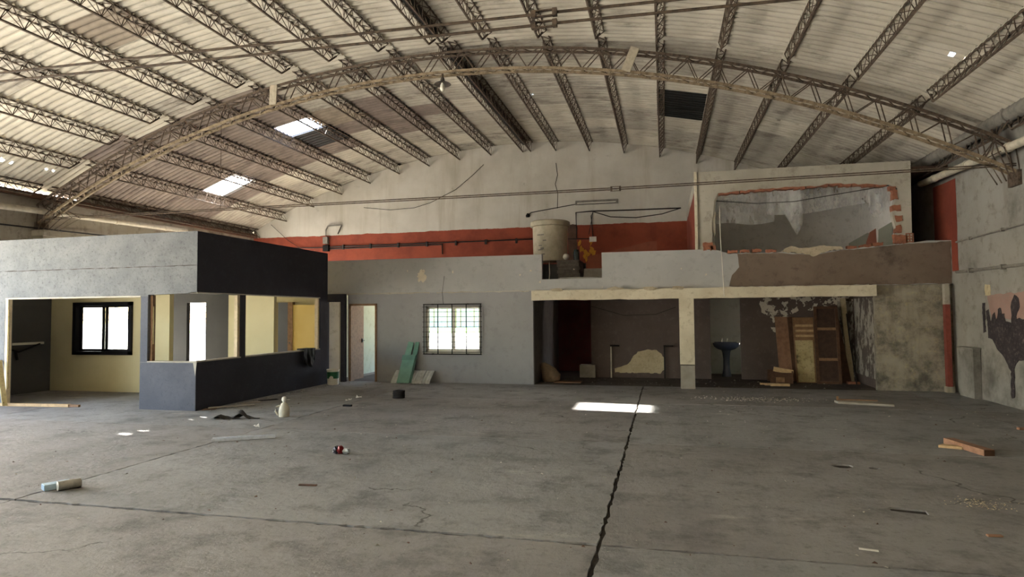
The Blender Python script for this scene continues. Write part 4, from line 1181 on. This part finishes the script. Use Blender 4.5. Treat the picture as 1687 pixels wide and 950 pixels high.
# left alcove
sa = MB().lathe([(.14, 0), (.2, .05), (.21, .18), (.17, .32), (.1, .42), (.03, .46)], (0, 0, 0), 16)
sa.v = [(-2.72 + v[0] * 1.1 + .06 * sin(9 * v[2] + 3 * v[1]) - .25 * v[2], 15.25 + v[1] * .8, v[2]) for v in sa.v]
tag(sa.build('debris_sack', 'sack', smooth=True), 'slumped dusty sack at the left of the alcove', 'sack')
tag(MB().box(-2.15, -1.75, 16.35, 16.7, 0, .32).build('concrete_lump', 'concrete'), 'pale concrete lump by the alcove opening', 'block')
tag(MB().box(-2.6, -1.95, 15.0, 15.3, 0, .02).build('flat_scrap', 'card_brown'), 'flat brown scrap lying beside the sack', 'scrap')
tag(MB().tube([(-1.85, 16.46, 1.85), (-1.0, 16.46, 1.6), (-.2, 16.46, 1.62), (.3, 16.46, 1.8)], .006, 5).build('loose_wire', 'wire'), 'thin wire sagging across the left alcove wall', 'wire')

# ------------------------------------------------------------------ things against the grey wall
tb = thing('teal_board', 'teal painted board with two uprights leaning below the barred window', 'board', (-6.1, 14.3, 0))
fnb = lambda u, v, d: (-6.12 + u + .13 * v, 14.16 + .34 * v + d, v)
MB().prism([rect(-.19, .13, .02, .66)], fnb, .03).build('seat_panel', 'teal', tb)
MB().prism([rect(-.20, .14, .56, .68)], lambda u, v, d: (-6.12 + u + .13 * v, 14.145 + .34 * v + d, v), .03).build('cross_board', 'teal_dark', tb)
MB().prism([[(-.20, .02), (-.02, .02), (-.02, .98), (-.16, 1.0)]], lambda u, v, d: (-6.12 + u + .13 * v, 14.2 + .34 * v + d, v), .03).build('upright', 'teal', tb)
MB().prism([[(.02, .02), (.17, .02), (.13, .99), (.03, .99)]], lambda u, v, d: (-6.12 + u + .13 * v, 14.2 + .34 * v + d, v), .03).build('upright', 'teal_dark', tb)
gs = MB()
nu, nv = 40, 4
vs, fs = [], []
for i in range(nu + 1):
    u = -6.48 + 1.0 * i / nu
    for j in range(nv + 1):
        v = j / nv
        vs.append((u + .06 * v, 14.22 + .22 * v ** 1.5 + .016 * sin(2 * pi * u / .085), .005 + .30 * v))
for i in range(nu):
    for j in range(nv):
        fs.append((i * (nv + 1) + j, (i + 1) * (nv + 1) + j, (i + 1) * (nv + 1) + j + 1, i * (nv + 1) + j + 1))
tag(gs.add(vs, fs).build('corrugated_offcut', 'galv', smooth=True), 'bent pale corrugated offcut behind the teal board', 'metal sheet')
bk = thing('paint_bucket', 'white paint bucket with a green label by the slim doorway', 'bucket', (-7.78, 13.78, 0))
bkb = MB().lathe([(.125, 0), (.13, .02), (.145, .34)], (-7.78, 13.78, 0), 28).build('bucket_body', 'white', bk, True)
MB().lathe([(.15, .335), (.153, .34), (.153, .365), (.145, .37), (.14, .35)], (-7.78, 13.78, 0), 28, caps=False).build('rim', 'white', bk, True)
MB().lathe([(.1365, .15), (.1445, .31)], (-7.78, 13.78, 0), 28, caps=False).build('label_band', 'green_label', bkb, True)
a0 = -1.1
MB().prism([jag([(-.05, .13), (.06, .12), (.05, .2), (0, .22), (-.04, .18)], .04, .006)], lambda u, v, d: (-7.78 + (.147 + d) * cos(-1.4 + u * 7), 13.78 + (.147 + d) * sin(-1.4 + u * 7), v), .001).build('paint_drip', 'white', bkb)
# black rag over the sill
rg = sheet_grid(0, .5, .02, lambda u: -.42 + .25 * abs(u - .55), 0, .035, 14, 12, 21)
rg.v = [(-7.985 + v[1] * .8 + .02, 12.8 + v[0], .885 + v[2]) for v in rg.v]
rg.prism([jag([(-8.17, 12.85), (-7.99, 12.82), (-7.99, 13.28), (-8.15, 13.22)], .06, .02)], ZP(.878), .03)
tag(rg.build('black_rag', 'black', smooth=True), 'black plastic rag hanging over the charcoal wall sill', 'rag')

# ------------------------------------------------------------------ loose things on the hall floor
jg = thing('plastic_jug', 'aged white plastic jug with a side handle and ball stopper', 'jug', (-6.11, 9.25, 0))
MB().lathe([(.075, 0), (.085, .01), (.088, .1), (.075, .17), (.045, .215), (.025, .23), (.02, .25)], (-6.11, 9.25, 0), 20).build('jug_body', 'cream_plastic', jg, True)
MB().lathe([(.005, .235), (.03, .25), (.043, .285), (.035, .32), (.005, .335)], (-6.11, 9.25, 0), 16).build('ball_stopper', 'white', jg, True)
MB().tube([(-6.15, 9.2, .19), (-6.205, 9.17, .17), (-6.215, 9.16, .1), (-6.18, 9.18, .03)], .012, 8).build('handle', 'cream_plastic', jg, True)
tr_ = thing('drain_ring_stack', 'stack of black ribbed rubber rings standing on the floor', 'rubber rings', (-5.18, 11.75, 0))
for k in range(4):
    MB().lathe([(.085, 0), (.118, 0), (.124, .018), (.118, .036), (.085, .036), (.085, 0)], (-5.18 + .004 * (k % 2), 11.75, .038 * k), 24, caps=False).build('ring', 'rubber', tr_, True)
cb = MB()
n1, n2 = 22, 10
vs, fs = [], []
for i in range(n1 + 1):
    u = i / n1
    for j in range(n2 + 1):
        v = j / n2
        h_ = max(.004, .15 * math.exp(-((u - .62) / .13) ** 2) + .09 * math.exp(-((u - .18) / .09) ** 2) + .015 * sin(12 * u + 5 * v)) * (.35 + .65 * sin(pi * min(1, v + .1)))
        vs.append((-7.13 + .75 * u + .02 * sin(7 * v), 8.72 + .22 * u + .22 * v * (1 - .5 * u), h_))
for i in range(n1):
    for j in range(n2):
        fs.append((i * (n2 + 1) + j, (i + 1) * (n2 + 1) + j, (i + 1) * (n2 + 1) + j + 1, i * (n2 + 1) + j + 1))
tag(cb.add(vs, fs).build('crumpled_mat', 'cloth_dark', smooth=True), 'crumpled charcoal rubber mat lying before the black wall', 'mat')
def flat_scrap(label, cx, cy, lx, ly, ang, mat, z=.002, t_=.006, name='flat_board', cat='board'):
    c, s_ = cos(ang), sin(ang)
    lp = [(cx + x * c - y * s_, cy + x * s_ + y * c) for x, y in jag(rect(-lx / 2, lx / 2, -ly / 2, ly / 2), .12, .012)]
    return tag(MB().prism([lp], ZP(z), t_).build(name, mat), label, cat)
flat_scrap('long pale board lying against the foot of the black wall', -7.72, 10.05, .78, .16, .75, 'card', .012, .01)
flat_scrap('greyish cardboard piece beyond the long pale board', -7.72, 10.6, .4, .18, 1.0, 'card')
flat_scrap('brown cardboard piece at the black wall corner', -7.92, 9.72, .22, .14, .4, 'card_brown')
flat_scrap('black plastic scrap near the middle of the black wall', -7.62, 11.0, .35, .14, .9, 'black')
flat_scrap('white paper scrap near the middle of the black wall', -7.3, 11.1, .16, .08, .4, 'paper', .002, .003, 'paper_scrap', 'paper')
for lab, x, y in (('small white paper scrap beside the floor joint near the channel', -5.91, 8.22), ('white paper crumpled upright near the rubber rings', -5.92, 11.5), ('white wrapper lying flat near the rubber rings', -5.93, 11.1)):
    c = MB()
    for k in range(7):
        a = rng.uniform(0, 6.28); r_ = .07
        p = Vector((x, y, .03)); q = p + Vector((cos(a) * r_, sin(a) * r_ * .6, rng.uniform(-.02, .07 if 'upright' in lab else .02))); w_ = p + Vector((cos(a + .9) * r_, sin(a + .9) * r_ * .6, rng.uniform(-.02, .04)))
        c.add([p, q, w_], [(0, 1, 2)])
    tag(c.build('paper_scrap', 'paper'), lab, 'paper')
tag(MB().box(-5.72, -5.56, 10.48, 10.54, 0, .03).build('black_clip', 'black'), 'small black plastic piece lying short of the rubber rings', 'scrap')
# zinc channel
zc = thing('zinc_channel', 'bright zinc channel profile lying on the floor', 'metal profile', (-5.52, 7.42, 0))
p, q = Vector((-5.86, 7.24, .004)), Vector((-5.18, 7.64, .004))
d = (q - p).normalized(); nrm = Vector((-d.y, d.x, 0))
MB().bar(p, q, .09, .006).build('web', 'zinc', zc)
for s_ in (-1, 1):
    MB().bar(p + nrm * .045 * s_ + Vector((0, 0, .018)), q + nrm * .045 * s_ + Vector((0, 0, .018)), .005, .04).build('flange', 'zinc', zc)
for f_ in (.08, .7):
    c = p + (q - p) * f_
    MB().lathe([(.014, 0), (.014, .006), (.004, .008)], (c.x, c.y, .007), 10).build('rivet', 'white', zc)
# crushed snack packet
pk = thing('crushed_packet', 'crushed foil packet in red, black and silver', 'packet', (-3.79, 6.9, 0))
def lump(x, y, rx, ry, rz, seed):
    r_ = random.Random(seed)
    m = MB(); nn, mm = 9, 6
    vs = []; fs = []
    for i in range(mm + 1):
        ph = pi * i / mm
        for k in range(nn):
            th = 2 * pi * k / nn
            j = 1 + r_.uniform(-.22, .22)
            vs.append((x + rx * sin(ph) * cos(th) * j, y + ry * sin(ph) * sin(th) * j, rz + rz * cos(ph) * j * .98))
    for i in range(mm):
        for k in range(nn):
            fs.append((i * nn + k, i * nn + (k + 1) % nn, (i + 1) * nn + (k + 1) % nn, (i + 1) * nn + k))
    vs = [(a, b, max(.002, c)) for a, b, c in vs]
    return m.add(vs, fs)
lump(-3.845, 6.9, .05, .05, .045, 1).build('dark_end', 'packet_black', pk)
lump(-3.79, 6.9, .045, .05, .048, 2).build('red_middle', 'packet_red', pk)
lump(-3.73, 6.91, .05, .04, .035, 3).build('silver_end', 'foil', pk)
# carton and tin
tn = thing('tin_can', 'dull tin can lying against a pale blue carton', 'can', (-5.62, 4.98, 0), rot=None)
a, b = Vector((-5.665, 4.89, .045)), Vector((-5.58, 5.05, .045))
MB().tube([a, b], .045, 20).build('can_body', 'tin', tn, True)
MB().tube([a - (b - a) * .02, a], .047, 20).build('can_rim', 'tin', tn, True)
MB().tube([b, b + (b - a) * .02], .047, 20).build('can_rim', 'tin', tn, True)
ca = thing('pale_carton', 'pale blue carton beside the tin can', 'carton', (-5.78, 4.95, 0))
c0 = Vector((-5.77, 4.97, 0)); d = (b - a).normalized(); nn_ = Vector((-d.y, d.x, 0))
v8 = []
for z in (0, .055):
    for su, sv in ((-1, -1), (1, -1), (1, 1), (-1, 1)):
        pz = c0 + d * .11 * su + nn_ * .06 * sv * (1 if z == 0 else .9)
        v8.append((pz.x, pz.y, z + .002))
MB().add(v8, [(3, 2, 1, 0), (4, 5, 6, 7), (0, 1, 5, 4), (1, 2, 6, 5), (2, 3, 7, 6), (3, 0, 4, 7)]).build('carton_body', 'tin_blue', ca)
e0 = c0 - d * .111
MB().bar(e0 - nn_ * .055 + Vector((0, 0, .028)), e0 + nn_ * .055 + Vector((0, 0, .028)), .004, .048).build('carton_end', 'tin_blue_dark', ca)
# planks on the right
pk2 = thing('broken_plank', 'broken reddish timber with a sawn dark end on the right floor', 'plank', (3.5, 8.5, 0))
MB().bar((3.42, 8.95, .035), (3.56, 8.26, .035), .12, .07).build('timber', 'wood_red', pk2)
MB().bar((3.558, 8.268, .035), (3.561, 8.255, .035), .118, .068).build('sawn_end', 'wood_dark', pk2)
tag(MB().prism([[(3.2, 8.66), (3.42, 8.58), (3.5, 8.64), (3.28, 8.75)]], ZP(0), .03).build('wood_splinter', 'wood'), 'pale splinter lying beside the broken reddish timber', 'wood')
st = thing('stone_plate', 'pale concrete plate with a thin rail behind it near the right', 'slab', (3.4, 12.45, 0))
MB().prism([jag([(3.02, 12.42), (3.85, 12.18), (3.88, 12.3), (3.62, 12.62), (3.0, 12.6)], .1, .012)], ZP(0), .035).build('plate', 'concrete', st)
MB().bar((3.1, 12.78, .03), (3.75, 12.72, .03), .02, .02).build('rail', 'wood_mid', st)
MB().box(3.08, 3.11, 12.76, 12.79, 0, .09).build('peg', 'wood_mid', st)
tag(MB().bar((4.72, 10.12, .02), (5.2, 10.2, .02), .06, .03).build('floor_plank', 'wood_red'), 'short reddish plank by the foot of the right wall', 'plank')
tw = thing('threshold_timber', 'pale timber length lying across the wide office opening', 'timber', (-11.3, 9.5, 0))
MB().bar((-12.3, 9.35, .03), (-10.75, 9.48, .03), .07, .05).build('timber_length', 'wood', tw)
MB().bar((-10.75, 9.48, .03), (-10.55, 9.5, .025), .05, .04).build('broken_tip', 'wood_mid', tw)
tag(MB().bar((-12.05, 9.30, .02), (-12.42, 9.46, .85), .08, .02).build('broken_trim', 'flaking'), 'broken pale trim leaning at the left office jamb', 'trim')
flat_scrap('pale narrow paper strip near the right front', 1.35, 4.87, .12, .03, -.2, 'paper', .002, .003, 'paper_scrap', 'paper')
flat_scrap('red-brown wood chip near the right front', 2.32, 5.35, .1, .03, .1, 'wood_red', .002, .012, 'wood_chip', 'wood')
flat_scrap('dark twig-like wood sliver in front of the floor joint at left', -3.4, 5.55, .18, .03, .1, 'wood_dark', .002, .012, 'wood_chip', 'wood')
# crumbs and gravel: too many to count
def crumbs(name, label, n, fn_, smin, smax, mat):
    m = MB()
    for _ in range(n):
        x, y = fn_()
        s_ = rng.uniform(smin, smax)
        vs = [(x + rng.uniform(-1, 1) * s_, y + rng.uniform(-1, 1) * s_, rng.uniform(0, .2) * s_) for _ in range(3)] + [(x + rng.uniform(-.3, .3) * s_, y + rng.uniform(-.3, .3) * s_, s_ * rng.uniform(.3, .8))]
        m.add(vs, [(0, 1, 3), (1, 2, 3), (2, 0, 3), (0, 2, 1)])
    o = m.build(name, mat)
    o['kind'] = 'stuff'; o['label'] = label; o['category'] = 'debris'
crumbs('plaster_crumbs', 'pale plaster crumbs scattered over the hall floor', 420, lambda: (rng.uniform(-8, 5.4), rng.uniform(4, 14.3)), .006, .022, 'cream_wall')
crumbs('dark_crumbs', 'dark grit and chips scattered over the hall floor', 420, lambda: (rng.uniform(-8, 5.4), rng.uniform(4, 14.3)), .006, .024, 'wood_dark')
crumbs('gravel_heap', 'small spread of yellowish gravel on the right floor', 160, lambda: (rng.gauss(2.62, .12), rng.gauss(6.22, .10)), .006, .014, 'cream_patch')
crumbs('rubble_strip', 'broken concrete crumbs in front of the right alcove', 420, lambda: (rng.gauss(1.7, .5), rng.gauss(12.75, .16)), .008, .03, 'concrete')
crumbs('wall_foot_rubble', 'plaster rubble along the foot of the black wall', 200, lambda: (-7.9 + abs(rng.gauss(0, .14)), rng.uniform(9.7, 13.8)), .008, .03, 'cream_wall')
crumbs('alcove_rubble', 'rubble scattered over the alcove floor', 160, lambda: (rng.uniform(-2.9, 4.2), rng.uniform(14.7, 16.3)), .008, .03, 'concrete')
